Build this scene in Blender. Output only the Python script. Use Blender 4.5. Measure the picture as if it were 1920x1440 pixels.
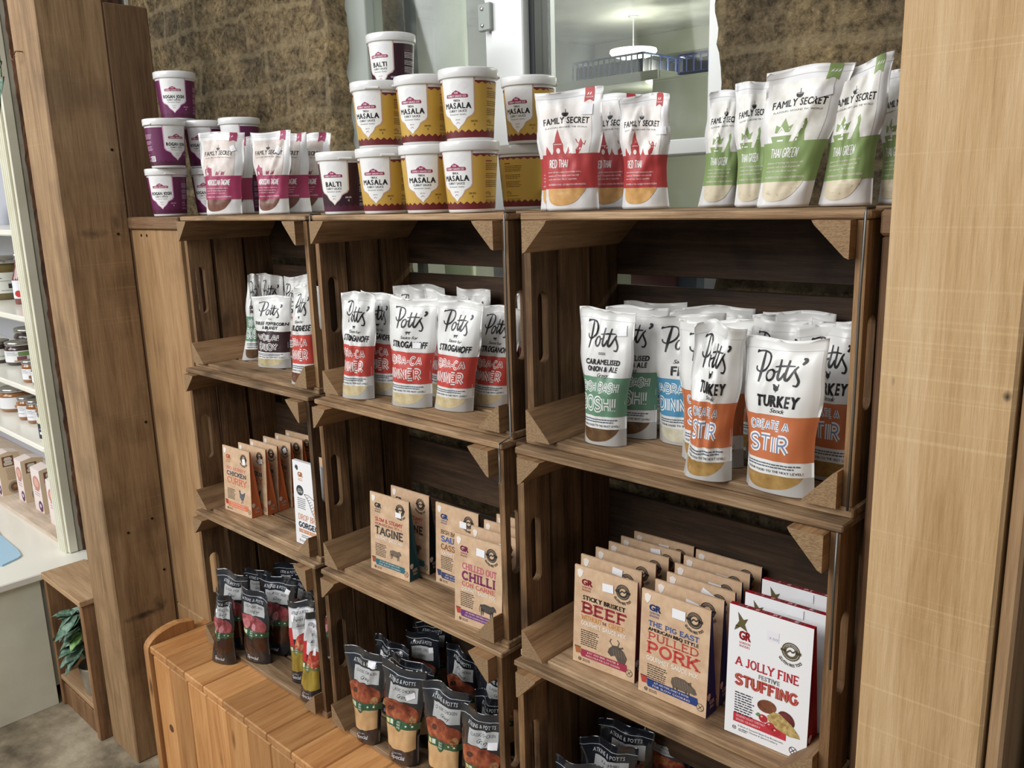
import bpy, bmesh, math, random
import numpy as np
from mathutils import Vector, Matrix, noise
from mathutils.geometry import tessellate_polygon

for o in list(bpy.data.objects):
    bpy.data.objects.remove(o, do_unlink=True)
SC = bpy.context.scene
COL = SC.collection

# ------------------------------------------------------------------ camera, light, exposure
cam_d = bpy.data.cameras.new('camera')
cam = bpy.data.objects.new('camera', cam_d)
COL.objects.link(cam)
SC.camera = cam
cam_d.sensor_width = 36.0
cam_d.lens = 1606.785 * 36.0 / 1920.0
cam_d.clip_start = 0.02
_r = Vector((0.728879, 0.68403924, -0.02873547))
_u = Vector((-0.12665969, 0.17597165, 0.97621273))
_f = Vector((-0.67282444, 0.70790133, -0.21490224))
_m = Matrix((_r, _u, -_f)).transposed().to_4x4()
_m.translation = Vector((0.85212953, -0.92322993, 0.02470369))
cam.matrix_world = _m

W = bpy.data.worlds.new('world')
SC.world = W
W.use_nodes = True
W.node_tree.nodes['Background'].inputs[0].default_value = (0.90, 0.94, 1.0, 1)
W.node_tree.nodes['Background'].inputs[1].default_value = 0.20

def area(name, loc, target, sx, sy, power, color=(1, 1, 1)):
    d = bpy.data.lights.new(name, 'AREA')
    d.shape = 'RECTANGLE'; d.size = sx; d.size_y = sy; d.energy = power; d.color = color
    o = bpy.data.objects.new(name, d)
    COL.objects.link(o)
    o.location = loc
    o.rotation_euler = (Vector(target) - Vector(loc)).to_track_quat('-Z', 'Y').to_euler()
    return o
area('shopfront_daylight', (-0.9, -3.2, 1.5), (0.0, 0.0, -0.5), 2.4, 1.6, 92, (1.0, 0.985, 0.96))
area('doorway_daylight', (-3.0, -2.6, 1.0), (-2.0, 0.0, -0.6), 1.4, 1.6, 40, (0.95, 0.98, 1.0))
area('rooflight_daylight', (0.4, -1.6, 2.4), (-0.3, 0.1, -0.4), 2.0, 1.0, 22, (0.95, 0.98, 1.0))

SC.view_settings.view_transform = 'Standard'
SC.view_settings.look = 'None'
SC.view_settings.gamma = 1.0
SC.view_settings.use_curve_mapping = False
SC.view_settings.exposure = 0.26

# ------------------------------------------------------------------ colours and materials
def lin(c, k=0.85):
    g = 0.3 * c[0] + 0.59 * c[1] + 0.11 * c[2]
    c = [g + (v - g) * k for v in c]
    r = []
    for v in c:
        v = v / 255.0
        r.append(v / 12.92 if v <= 0.04045 else ((v + 0.055) / 1.055) ** 2.4)
    return (r[0], r[1], r[2], 1.0)

MATS = {}
def plain(name, rgb, rough=0.5, metal=0.0, spec=0.5, coat=0.0, trans=0.0, emit=None):
    if name in MATS: return MATS[name]
    m = bpy.data.materials.new(name); m.use_nodes = True
    b = m.node_tree.nodes['Principled BSDF']
    b.inputs['Base Color'].default_value = lin(rgb)
    b.inputs['Roughness'].default_value = rough
    b.inputs['Metallic'].default_value = metal
    b.inputs['Specular IOR Level'].default_value = spec
    b.inputs['Coat Weight'].default_value = coat
    b.inputs['Coat Roughness'].default_value = 0.12
    b.inputs['Transmission Weight'].default_value = trans
    if emit:
        b.inputs['Emission Color'].default_value = lin(rgb)
        b.inputs['Emission Strength'].default_value = emit
    MATS[name] = m
    return m

def noisy(name, c1, c2, scale=30, rough=0.6, bump=0.0, detail=4, stretch=(1, 1, 1), c3=None, pos=(0.35, 0.65), coat=0.0, bscale=None, spec=0.5):
    """two or three colour noise material in object space"""
    if name in MATS: return MATS[name]
    m = bpy.data.materials.new(name); m.use_nodes = True
    nt = m.node_tree; N = nt.nodes; L = nt.links
    b = N['Principled BSDF']
    b.inputs['Roughness'].default_value = rough
    b.inputs['Coat Weight'].default_value = coat
    b.inputs['Specular IOR Level'].default_value = spec
    tc = N.new('ShaderNodeTexCoord'); mp = N.new('ShaderNodeMapping')
    mp.inputs['Scale'].default_value = stretch
    L.new(tc.outputs['Object'], mp.inputs['Vector'])
    n = N.new('ShaderNodeTexNoise'); n.inputs['Scale'].default_value = scale; n.inputs['Detail'].default_value = detail
    n.inputs['Roughness'].default_value = 0.6
    L.new(mp.outputs[0], n.inputs['Vector'])
    r = N.new('ShaderNodeValToRGB')
    r.color_ramp.elements[0].position = pos[0]; r.color_ramp.elements[0].color = lin(c1)
    r.color_ramp.elements[1].position = pos[1]; r.color_ramp.elements[1].color = lin(c2)
    if c3:
        e = r.color_ramp.elements.new((pos[0] + pos[1]) / 2); e.color = lin(c3)
    L.new(n.outputs['Fac'], r.inputs['Fac'])
    L.new(r.outputs[0], b.inputs['Base Color'])
    if bump:
        n2 = N.new('ShaderNodeTexNoise'); n2.inputs['Scale'].default_value = bscale or scale * 1.5; n2.inputs['Detail'].default_value = 6
        L.new(mp.outputs[0], n2.inputs['Vector'])
        bp = N.new('ShaderNodeBump'); bp.inputs['Strength'].default_value = bump; bp.inputs['Distance'].default_value = 0.01
        L.new(n2.outputs['Fac'], bp.inputs['Height']); L.new(bp.outputs[0], b.inputs['Normal'])
    MATS[name] = m
    return m

def wood(name, axis, dark, mid, light, rough=0.65, fine=1.0, stain=0.0, bump=0.25, knots=0.5, saw=0.0, marks=()):
    """board material: grain runs along axis; the 'seed' attribute shifts each board's figure"""
    if name in MATS: return MATS[name]
    m = bpy.data.materials.new(name); m.use_nodes = True
    nt = m.node_tree; N = nt.nodes; L = nt.links
    b = N['Principled BSDF']; b.inputs['Roughness'].default_value = rough
    b.inputs['Specular IOR Level'].default_value = 0.3
    tc = N.new('ShaderNodeTexCoord')
    at = N.new('ShaderNodeAttribute'); at.attribute_name = 'seed'
    off = N.new('ShaderNodeVectorMath'); off.operation = 'SCALE'
    off.inputs[0].default_value = (7.3, 5.1, 9.7)
    L.new(at.outputs['Fac'], off.inputs['Scale'])
    add = N.new('ShaderNodeVectorMath'); add.operation = 'ADD'
    L.new(tc.outputs['Object'], add.inputs[0]); L.new(off.outputs[0], add.inputs[1])
    def mapped(across, along):
        mp = N.new('ShaderNodeMapping'); s = [across] * 3; s['xyz'.index(axis)] = along
        mp.inputs['Scale'].default_value = s
        L.new(add.outputs[0], mp.inputs['Vector']); return mp
    m1 = mapped(30 * fine, 2.6 * fine)
    n1 = N.new('ShaderNodeTexNoise'); n1.inputs['Scale'].default_value = 1.0; n1.inputs['Detail'].default_value = 5
    n1.inputs['Roughness'].default_value = 0.62; n1.inputs['Distortion'].default_value = 0.7
    L.new(m1.outputs[0], n1.inputs['Vector'])
    m2 = mapped(210 * fine, 11 * fine)
    n2 = N.new('ShaderNodeTexNoise'); n2.inputs['Scale'].default_value = 1.0; n2.inputs['Detail'].default_value = 5; n2.inputs['Roughness'].default_value = 0.7
    L.new(m2.outputs[0], n2.inputs['Vector'])
    mx = N.new('ShaderNodeMath'); mx.operation = 'MULTIPLY_ADD'; mx.inputs[1].default_value = 0.40
    L.new(n2.outputs['Fac'], mx.inputs[0])
    mm = N.new('ShaderNodeMath'); mm.operation = 'MULTIPLY'; mm.inputs[1].default_value = 0.62
    L.new(n1.outputs['Fac'], mm.inputs[0]); L.new(mm.outputs[0], mx.inputs[2])
    r = N.new('ShaderNodeValToRGB')
    r.color_ramp.elements[0].position = 0.33; r.color_ramp.elements[0].color = lin(dark)
    r.color_ramp.elements[1].position = 0.70; r.color_ramp.elements[1].color = lin(light)
    e = r.color_ramp.elements.new(0.5); e.color = lin(mid)
    L.new(mx.outputs[0], r.inputs['Fac'])
    cur = r.outputs[0]
    # board to board variation
    rn = N.new('ShaderNodeMath'); rn.operation = 'SINE'
    ms = N.new('ShaderNodeMath'); ms.operation = 'MULTIPLY'; ms.inputs[1].default_value = 37.7
    L.new(at.outputs['Fac'], ms.inputs[0]); L.new(ms.outputs[0], rn.inputs[0])
    hv = N.new('ShaderNodeHueSaturation')
    ma = N.new('ShaderNodeMath'); ma.operation = 'MULTIPLY_ADD'; ma.inputs[1].default_value = 0.20; ma.inputs[2].default_value = 1.0
    L.new(rn.outputs[0], ma.inputs[0]); L.new(ma.outputs[0], hv.inputs['Value']); L.new(cur, hv.inputs['Color'])
    cur = hv.outputs[0]
    if stain:
        n3 = N.new('ShaderNodeTexNoise'); n3.inputs['Scale'].default_value = 9.0; n3.inputs['Detail'].default_value = 5
        L.new(add.outputs[0], n3.inputs['Vector'])
        r3 = N.new('ShaderNodeValToRGB'); r3.color_ramp.elements[0].position = 0.50; r3.color_ramp.elements[1].position = 0.72
        r3.color_ramp.elements[0].color = (0, 0, 0, 1); r3.color_ramp.elements[1].color = (stain, stain, stain, 1)
        L.new(n3.outputs['Fac'], r3.inputs['Fac'])
        mix = N.new('ShaderNodeMix'); mix.data_type = 'RGBA'
        L.new(r3.outputs[0], mix.inputs['Factor']); L.new(cur, mix.inputs['A'])
        mix.inputs['B'].default_value = lin([c * 0.42 for c in dark])
        cur = mix.outputs['Result']
    if knots:
        mk = mapped(9, 3.2)
        v = N.new('ShaderNodeTexVoronoi'); v.inputs['Scale'].default_value = 1.0
        L.new(mk.outputs[0], v.inputs['Vector'])
        rk = N.new('ShaderNodeValToRGB'); rk.color_ramp.elements[0].position = 0.04; rk.color_ramp.elements[1].position = 0.11
        rk.color_ramp.elements[0].color = (knots, knots, knots, 1); rk.color_ramp.elements[1].color = (0, 0, 0, 1)
        L.new(v.outputs['Distance'], rk.inputs['Fac'])
        mix = N.new('ShaderNodeMix'); mix.data_type = 'RGBA'
        L.new(rk.outputs[0], mix.inputs['Factor']); L.new(cur, mix.inputs['A'])
        mix.inputs['B'].default_value = lin([c * 0.6 for c in dark])
        cur = mix.outputs['Result']
    hgt = n2.outputs['Fac']
    if saw:
        msw = mapped(2.0, 260)
        ns = N.new('ShaderNodeTexNoise'); ns.inputs['Scale'].default_value = 1.0; ns.inputs['Detail'].default_value = 2
        L.new(msw.outputs[0], ns.inputs['Vector'])
        rs = N.new('ShaderNodeValToRGB'); rs.color_ramp.elements[0].position = 0.62; rs.color_ramp.elements[1].position = 0.72
        rs.color_ramp.elements[0].color = (0, 0, 0, 1); rs.color_ramp.elements[1].color = (saw, saw, saw, 1)
        L.new(ns.outputs['Fac'], rs.inputs['Fac'])
        mix = N.new('ShaderNodeMix'); mix.data_type = 'RGBA'
        L.new(rs.outputs[0], mix.inputs['Factor']); L.new(cur, mix.inputs['A'])
        mix.inputs['B'].default_value = lin([min(255, c * 1.18) for c in light])
        cur = mix.outputs['Result']
    # dirt smears and dark knots with a place and shape of their own
    for (cx, cy, cz, rx, ry, rz, k) in marks:
        nn = N.new('ShaderNodeTexNoise'); nn.inputs['Scale'].default_value = 55; nn.inputs['Detail'].default_value = 6; L.new(tc.outputs['Object'], nn.inputs['Vector'])
        s1 = N.new('ShaderNodeVectorMath'); s1.operation = 'SUBTRACT'; s1.inputs[1].default_value = (cx, cy, cz); L.new(tc.outputs['Object'], s1.inputs[0])
        s2 = N.new('ShaderNodeVectorMath'); s2.operation = 'DIVIDE'; s2.inputs[1].default_value = (rx, ry, rz); L.new(s1.outputs[0], s2.inputs[0])
        ln_ = N.new('ShaderNodeVectorMath'); ln_.operation = 'LENGTH'; L.new(s2.outputs[0], ln_.inputs[0])
        ad_ = N.new('ShaderNodeMath'); ad_.operation = 'MULTIPLY_ADD'; ad_.inputs[1].default_value = 1.6; L.new(nn.outputs['Fac'], ad_.inputs[0]); L.new(ln_.outputs['Value'], ad_.inputs[2])
        rm = N.new('ShaderNodeMapRange'); rm.inputs['From Min'].default_value = 1.9; rm.inputs['From Max'].default_value = 1.0; rm.inputs['To Max'].default_value = k; L.new(ad_.outputs[0], rm.inputs['Value'])
        mix = N.new('ShaderNodeMix'); mix.data_type = 'RGBA'; L.new(rm.outputs[0], mix.inputs['Factor']); L.new(cur, mix.inputs['A']); mix.inputs['B'].default_value = lin((38, 30, 24)); cur = mix.outputs['Result']
    L.new(cur, b.inputs['Base Color'])
    bp = N.new('ShaderNodeBump'); bp.inputs['Strength'].default_value = bump; bp.inputs['Distance'].default_value = 0.004
    L.new(hgt, bp.inputs['Height']); L.new(bp.outputs[0], b.inputs['Normal'])
    MATS[name] = m
    return m

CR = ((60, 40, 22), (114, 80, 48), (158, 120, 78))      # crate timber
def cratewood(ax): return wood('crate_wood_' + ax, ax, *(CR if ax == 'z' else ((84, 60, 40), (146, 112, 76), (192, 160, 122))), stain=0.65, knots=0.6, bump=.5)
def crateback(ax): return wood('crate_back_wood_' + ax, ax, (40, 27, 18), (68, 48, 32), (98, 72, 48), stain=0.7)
def postwood(ax): return wood('corner_post_wood_' + ax, ax, (92, 64, 36), (140, 102, 64), (172, 134, 92), stain=0.35, knots=0.3)
def endgrain(): return noisy('end_grain', (122, 92, 58), (160, 126, 86), 240, 0.8, 0.3, stretch=(1, 1, 2.2), pos=(.3, .7))
def oak(ax): return wood('oak_board_' + ax, ax, (140, 98, 58), (172, 130, 84), (196, 156, 108), rough=0.6, knots=0.15, stain=0.18)
def pine(ax): return wood('pine_plank_' + ax, ax, (160, 98, 48), (192, 130, 70), (214, 158, 96), rough=0.42, knots=0.95, fine=0.9)

# ------------------------------------------------------------------ object helpers
def link(o, parent=None):
    COL.objects.link(o)
    if parent: o.parent = parent
    return o

def mesh_obj(name, verts, faces, mats, idx=None, parent=None, smooth=False, seeds=None):
    me = bpy.data.meshes.new(name)
    me.from_pydata([tuple(v) for v in verts], [], faces)
    for m in (mats if isinstance(mats, (list, tuple)) else [mats]): me.materials.append(m)
    if idx is not None: me.polygons.foreach_set('material_index', idx)
    if smooth: me.polygons.foreach_set('use_smooth', [True] * len(me.polygons))
    if seeds is not None:
        a = me.attributes.new('seed', 'FLOAT', 'POINT'); a.data.foreach_set('value', seeds)
    me.update()
    return link(bpy.data.objects.new(name, me), parent)

def tag(o, label=None, cat=None, group=None, kind=None):
    if label: o['label'] = label
    if cat: o['category'] = cat
    if group: o['group'] = group
    if kind: o['kind'] = kind
    return o

def empty(name, loc, rz=0.0, label=None, cat=None, group=None, kind=None):
    o = bpy.data.objects.new(name, None); o.empty_display_size = 0.03
    link(o); o.location = loc; o.rotation_euler = (0, 0, rz)
    return tag(o, label, cat, group, kind)

RND = random.Random(5)
class MB:
    """collects shapes; build() links them as one mesh object"""
    def __init__(s): s.v = []; s.f = []; s.mi = []; s.seed = []
    def add(s, vs, fs, mi=0, seed=None):
        b = len(s.v); s.v += [tuple(v) for v in vs]; s.f += [[i + b for i in f] for f in fs]
        s.mi += ([mi] * len(fs)) if isinstance(mi, int) else list(mi)
        sd = RND.random() * 10 if seed is None else seed
        s.seed += [sd] * len(vs)
        return s
    def box(s, x0, x1, y0, y1, z0, z1, c=0.0012, mi=0, jit=0.0, seed=None):
        """box with chamfered edges"""
        cx, cy, cz = (x0 + x1) / 2, (y0 + y1) / 2, (z0 + z1) / 2
        hx, hy, hz = abs(x1 - x0) / 2, abs(y1 - y0) / 2, abs(z1 - z0) / 2
        c = min(c, hx * .45, hy * .45, hz * .45)
        vs = []; 
        for sx in (-1, 1):
            for sy in (-1, 1):
                for sz in (-1, 1):
                    jx, jy, jz = [(RND.random() - .5) * 2 * jit for _ in range(3)]
                    vs.append((cx + sx * hx + jx, cy + sy * (hy - c) + jy, cz + sz * (hz - c) + jz))
                    vs.append((cx + sx * (hx - c) + jx, cy + sy * hy + jy, cz + sz * (hz - c) + jz))
                    vs.append((cx + sx * (hx - c) + jx, cy + sy * (hy - c) + jy, cz + sz * hz + jz))
        def I(sx, sy, sz, k): return ((sx > 0) * 4 + (sy > 0) * 2 + (sz > 0)) * 3 + k
        fs = []
        for a in (-1, 1):
            q = [I(a, -1, -1, 0), I(a, 1, -1, 0), I(a, 1, 1, 0), I(a, -1, 1, 0)]; fs.append(q if a > 0 else q[::-1])
            q = [I(-1, a, -1, 1), I(-1, a, 1, 1), I(1, a, 1, 1), I(1, a, -1, 1)]; fs.append(q if a > 0 else q[::-1])
            q = [I(-1, -1, a, 2), I(1, -1, a, 2), I(1, 1, a, 2), I(-1, 1, a, 2)]; fs.append(q if a > 0 else q[::-1])
        for a in (-1, 1):
            for b2 in (-1, 1):
                fs.append([I(a, b2, -1, 0), I(a, b2, 1, 0), I(a, b2, 1, 1), I(a, b2, -1, 1)][::(1 if a * b2 > 0 else -1)])
                fs.append([I(a, -1, b2, 0), I(a, -1, b2, 2), I(a, 1, b2, 2), I(a, 1, b2, 0)][::(1 if a * b2 < 0 else -1)])
                fs.append([I(-1, a, b2, 1), I(1, a, b2, 1), I(1, a, b2, 2), I(-1, a, b2, 2)][::(1 if a * b2 < 0 else -1)])
        for a in (-1, 1):
            for b2 in (-1, 1):
                for d in (-1, 1):
                    q = [I(a, b2, d, 0), I(a, b2, d, 1), I(a, b2, d, 2)]
                    fs.append(q if a * b2 * d > 0 else q[::-1])
        return s.add(vs, fs, mi, seed)
    def prism(s, pts, lo, hi, axis='z', mi=0, holes=(), seed=None, cap_mi=None):
        """extrude a 2D outline (with holes) from lo to hi along axis"""
        loops = [list(pts)] + [list(h) for h in holes]
        flat = [p for l in loops for p in l]
        def P(p, t):
            return {'z': (p[0], p[1], t), 'y': (p[0], t, p[1]), 'x': (t, p[0], p[1])}[axis]
        tris = tessellate_polygon([[Vector((p[0], p[1], 0)) for p in l] for l in loops])
        n = len(flat); vs = [P(p, lo) for p in flat] + [P(p, hi) for p in flat]
        fs = []; mis = []
        cm = mi if cap_mi is None else cap_mi
        for t in tris:
            fs.append(list(t)); fs.append([i + n for i in t[::-1]]); mis += [cm, cm]
        k = 0
        for l in loops:
            m = len(l)
            for i in range(m):
                a, b = k + i, k + (i + 1) % m
                fs.append([a, b, b + n, a + n]); mis.append(mi)
            k += m
        return s.add(vs, fs, mis, seed)
    def lathe(s, prof, seg=32, mi=0, cx=0, cy=0, seed=None, close=True):
        vs = []; fs = []; mis = []
        for r, z in prof:
            for i in range(seg):
                a = 2 * math.pi * i / seg; vs.append((cx + r * math.cos(a), cy + r * math.sin(a), z))
        for j in range(len(prof) - 1):
            for i in range(seg):
                a, b = j * seg + i, j * seg + (i + 1) % seg
                fs.append([a, b, b + seg, a + seg]); mis.append(mi if isinstance(mi, int) else mi[j])
        if close:
            fs.append(list(range(seg))[::-1]); mis.append(mi if isinstance(mi, int) else mi[0])
            fs.append([(len(prof) - 1) * seg + i for i in range(seg)]); mis.append(mi if isinstance(mi, int) else mi[-1])
        return s.add(vs, fs, mis, seed)
    def tube(s, pts, r, seg=6, mi=0, seed=None):
        pts = [Vector(p) for p in pts]; vs = []; fs = []
        for i, p in enumerate(pts):
            d = (pts[min(i + 1, len(pts) - 1)] - pts[max(i - 1, 0)]).normalized()
            up = Vector((0, 0, 1)) if abs(d.z) < .9 else Vector((1, 0, 0))
            a = d.cross(up).normalized(); b = d.cross(a)
            rr = r[i] if isinstance(r, (list, tuple)) else r
            for k in range(seg):
                t = 2 * math.pi * k / seg; vs.append(p + a * math.cos(t) * rr + b * math.sin(t) * rr)
        for i in range(len(pts) - 1):
            for k in range(seg):
                a, b = i * seg + k, i * seg + (k + 1) % seg
                fs.append([a, b, b + seg, a + seg])
        fs.append(list(range(seg))); fs.append([(len(pts) - 1) * seg + k for k in range(seg)][::-1])
        return s.add(vs, fs, mi, seed)
    def build(s, name, mats, parent=None, smooth=False, loc=None, fix=True):
        o = mesh_obj(name, s.v, s.f, mats, s.mi, parent, smooth, s.seed)
        if fix:
            bm = bmesh.new(); bm.from_mesh(o.data); bmesh.ops.recalc_face_normals(bm, faces=bm.faces); bm.to_mesh(o.data); bm.free()
        if loc: o.location = loc
        return o

def stadium(cx, cy, hw, hh, n=8):
    pts = []
    for i in range(n + 1):
        a = math.pi * i / n; pts.append((cx + hw * math.cos(a), cy + hh - hw + hw * math.sin(a)))
    for i in range(n + 1):
        a = math.pi + math.pi * i / n; pts.append((cx + hw * math.cos(a), cy - hh + hw + hw * math.sin(a)))
    return pts

def catmull(pts, n=5):
    out = []; P = [np.array(p, float) for p in pts]; P = [P[0] * 2 - P[1]] + P + [P[-1] * 2 - P[-2]]
    for i in range(1, len(P) - 2):
        for k in range(n):
            t = k / n
            out.append(tuple(0.5 * ((2 * P[i]) + (-P[i-1] + P[i+1]) * t + (2*P[i-1] - 5*P[i] + 4*P[i+1] - P[i+2]) * t*t + (-P[i-1] + 3*P[i] - 3*P[i+1] + P[i+2]) * t**3)))
    out.append(tuple(P[-2])); return out
# ------------------------------------------------------------------ lettering and printed designs (flat, in millimetres)
_G = {}
def glyph(ch, bold):
    k = (ch, bold)
    if k in _G: return _G[k]
    if ch in 'MWNmwn&': bold = 0.0
    if ch == ' ': _G[k] = (None, None, 0.0, .32); return _G[k]
    cu = bpy.data.curves.new('g', 'FONT'); cu.body = ch; cu.size = 1.0; cu.offset = bold; cu.resolution_u = 2
    ob = bpy.data.objects.new('g', cu); COL.objects.link(ob)
    dg = bpy.context.evaluated_depsgraph_get(); dg.update()
    me = ob.evaluated_get(dg).to_mesh()
    v = np.array([tuple(x.co)[:2] for x in me.vertices]) if len(me.vertices) else np.zeros((1, 2))
    f = [list(p.vertices) for p in me.polygons]
    ob.evaluated_get(dg).to_mesh_clear(); bpy.data.objects.remove(ob, do_unlink=True); bpy.data.curves.remove(cu)
    x0, x1 = v[:, 0].min(), v[:, 0].max()
    v[:, 0] -= x0; v /= 0.73                       # cap height becomes 1
    _G[k] = (v, f, 0.0, (x1 - x0) / 0.73); return _G[k]

def _arc(cx, cy, rx, ry, a0, a1, n=9):
    return [(cx + rx * math.cos(math.radians(a0 + (a1 - a0) * i / n)), cy + ry * math.sin(math.radians(a0 + (a1 - a0) * i / n))) for i in range(n + 1)]
STK = {   # advance width, strokes
 'A': (.9, [[(.04, 0), (.45, 1), (.86, 0)], [(.2, .33), (.7, .33)]]),
 'B': (.8, [[(.14, 0), (.14, 1)], [(.14, 1)] + _arc(.42, .76, .27, .24, 90, -90) + [(.14, .52)], [(.14, .52)] + _arc(.44, .26, .3, .26, 90, -90) + [(.14, 0)]]),
 'C': (.84, [_arc(.46, .5, .36, .5, 40, 320, 14)]),
 'D': (.86, [[(.14, 0), (.14, 1)], [(.14, 1)] + _arc(.38, .5, .4, .5, 90, -90, 12) + [(.14, 0)]]),
 'E': (.76, [[(.14, 0), (.14, 1)], [(.14, 1), (.68, 1)], [(.14, .52), (.56, .52)], [(.14, 0), (.7, 0)]]),
 'F': (.72, [[(.14, 0), (.14, 1)], [(.14, 1), (.68, 1)], [(.14, .52), (.56, .52)]]),
 'G': (.88, [_arc(.46, .5, .36, .5, 42, 345, 14) + [(.8, .42), (.52, .42)]]),
 'H': (.88, [[(.14, 0), (.14, 1)], [(.74, 0), (.74, 1)], [(.14, .5), (.74, .5)]]),
 'I': (.34, [[(.17, 0), (.17, 1)]]),
 'J': (.6, [[(.42, 1), (.42, .25)] + _arc(.24, .22, .18, .22, 0, -160, 7)]),
 'K': (.84, [[(.14, 0), (.14, 1)], [(.74, 1), (.18, .45)], [(.34, .6), (.78, 0)]]),
 'L': (.7, [[(.14, 0), (.14, 1)], [(.14, 0), (.66, 0)]]),
 'M': (1.04, [[(.14, 0), (.14, 1), (.52, .25), (.9, 1), (.9, 0)]]),
 'N': (.88, [[(.14, 0), (.14, 1), (.74, 0), (.74, 1)]]),
 'O': (.9, [_arc(.45, .5, .36, .5, 0, 360, 20)]),
 'P': (.78, [[(.14, 0), (.14, 1)], [(.14, 1)] + _arc(.42, .73, .28, .27, 90, -90) + [(.14, .46)]]),
 'Q': (.9, [_arc(.45, .5, .36, .5, 0, 360, 20), [(.5, .25), (.82, -.05)]]),
 'R': (.84, [[(.14, 0), (.14, 1)], [(.14, 1)] + _arc(.42, .75, .28, .25, 90, -90) + [(.14, .5)], [(.42, .5), (.76, 0)]]),
 'S': (.8, [catmull([(.72, .8), (.6, .97), (.38, 1), (.16, .87), (.15, .68), (.34, .55), (.56, .45), (.7, .3), (.66, .1), (.45, 0), (.22, .03), (.1, .2)], 3)]),
 'T': (.8, [[(.4, 0), (.4, 1)], [(.04, 1), (.76, 1)]]),
 'U': (.86, [[(.13, 1), (.13, .3)] + _arc(.43, .3, .3, .3, 180, 360, 9) + [(.73, 1)]]),
 'V': (.86, [[(.04, 1), (.43, 0), (.82, 1)]]),
 'W': (1.14, [[(.04, 1), (.3, 0), (.57, .8), (.84, 0), (1.1, 1)]]),
 'X': (.84, [[(.06, 0), (.78, 1)], [(.06, 1), (.78, 0)]]),
 'Y': (.84, [[(.04, 1), (.42, .48), (.8, 1)], [(.42, .48), (.42, 0)]]),
 'Z': (.8, [[(.1, 1), (.7, 1), (.08, 0), (.74, 0)]]),
 '&': (.92, [catmull([(.82, 0), (.3, .62), (.24, .85), (.4, 1), (.54, .86), (.46, .66), (.16, .4), (.12, .16), (.3, 0), (.56, .06), (.8, .42)], 3)]),
 '-': (.5, [[(.1, .42), (.42, .42)]]),
 '!': (.34, [[(.17, 1), (.17, .3)], [(.17, .07), (.17, 0)]]),
 ' ': (.4, []), ',': (.25, [[(.14, .08), (.08, -.1)]]), '.': (.25, [[(.12, .06), (.12, 0)]]), "'": (.2, [[(.1, 1), (.08, .78)]]),
}

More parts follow.
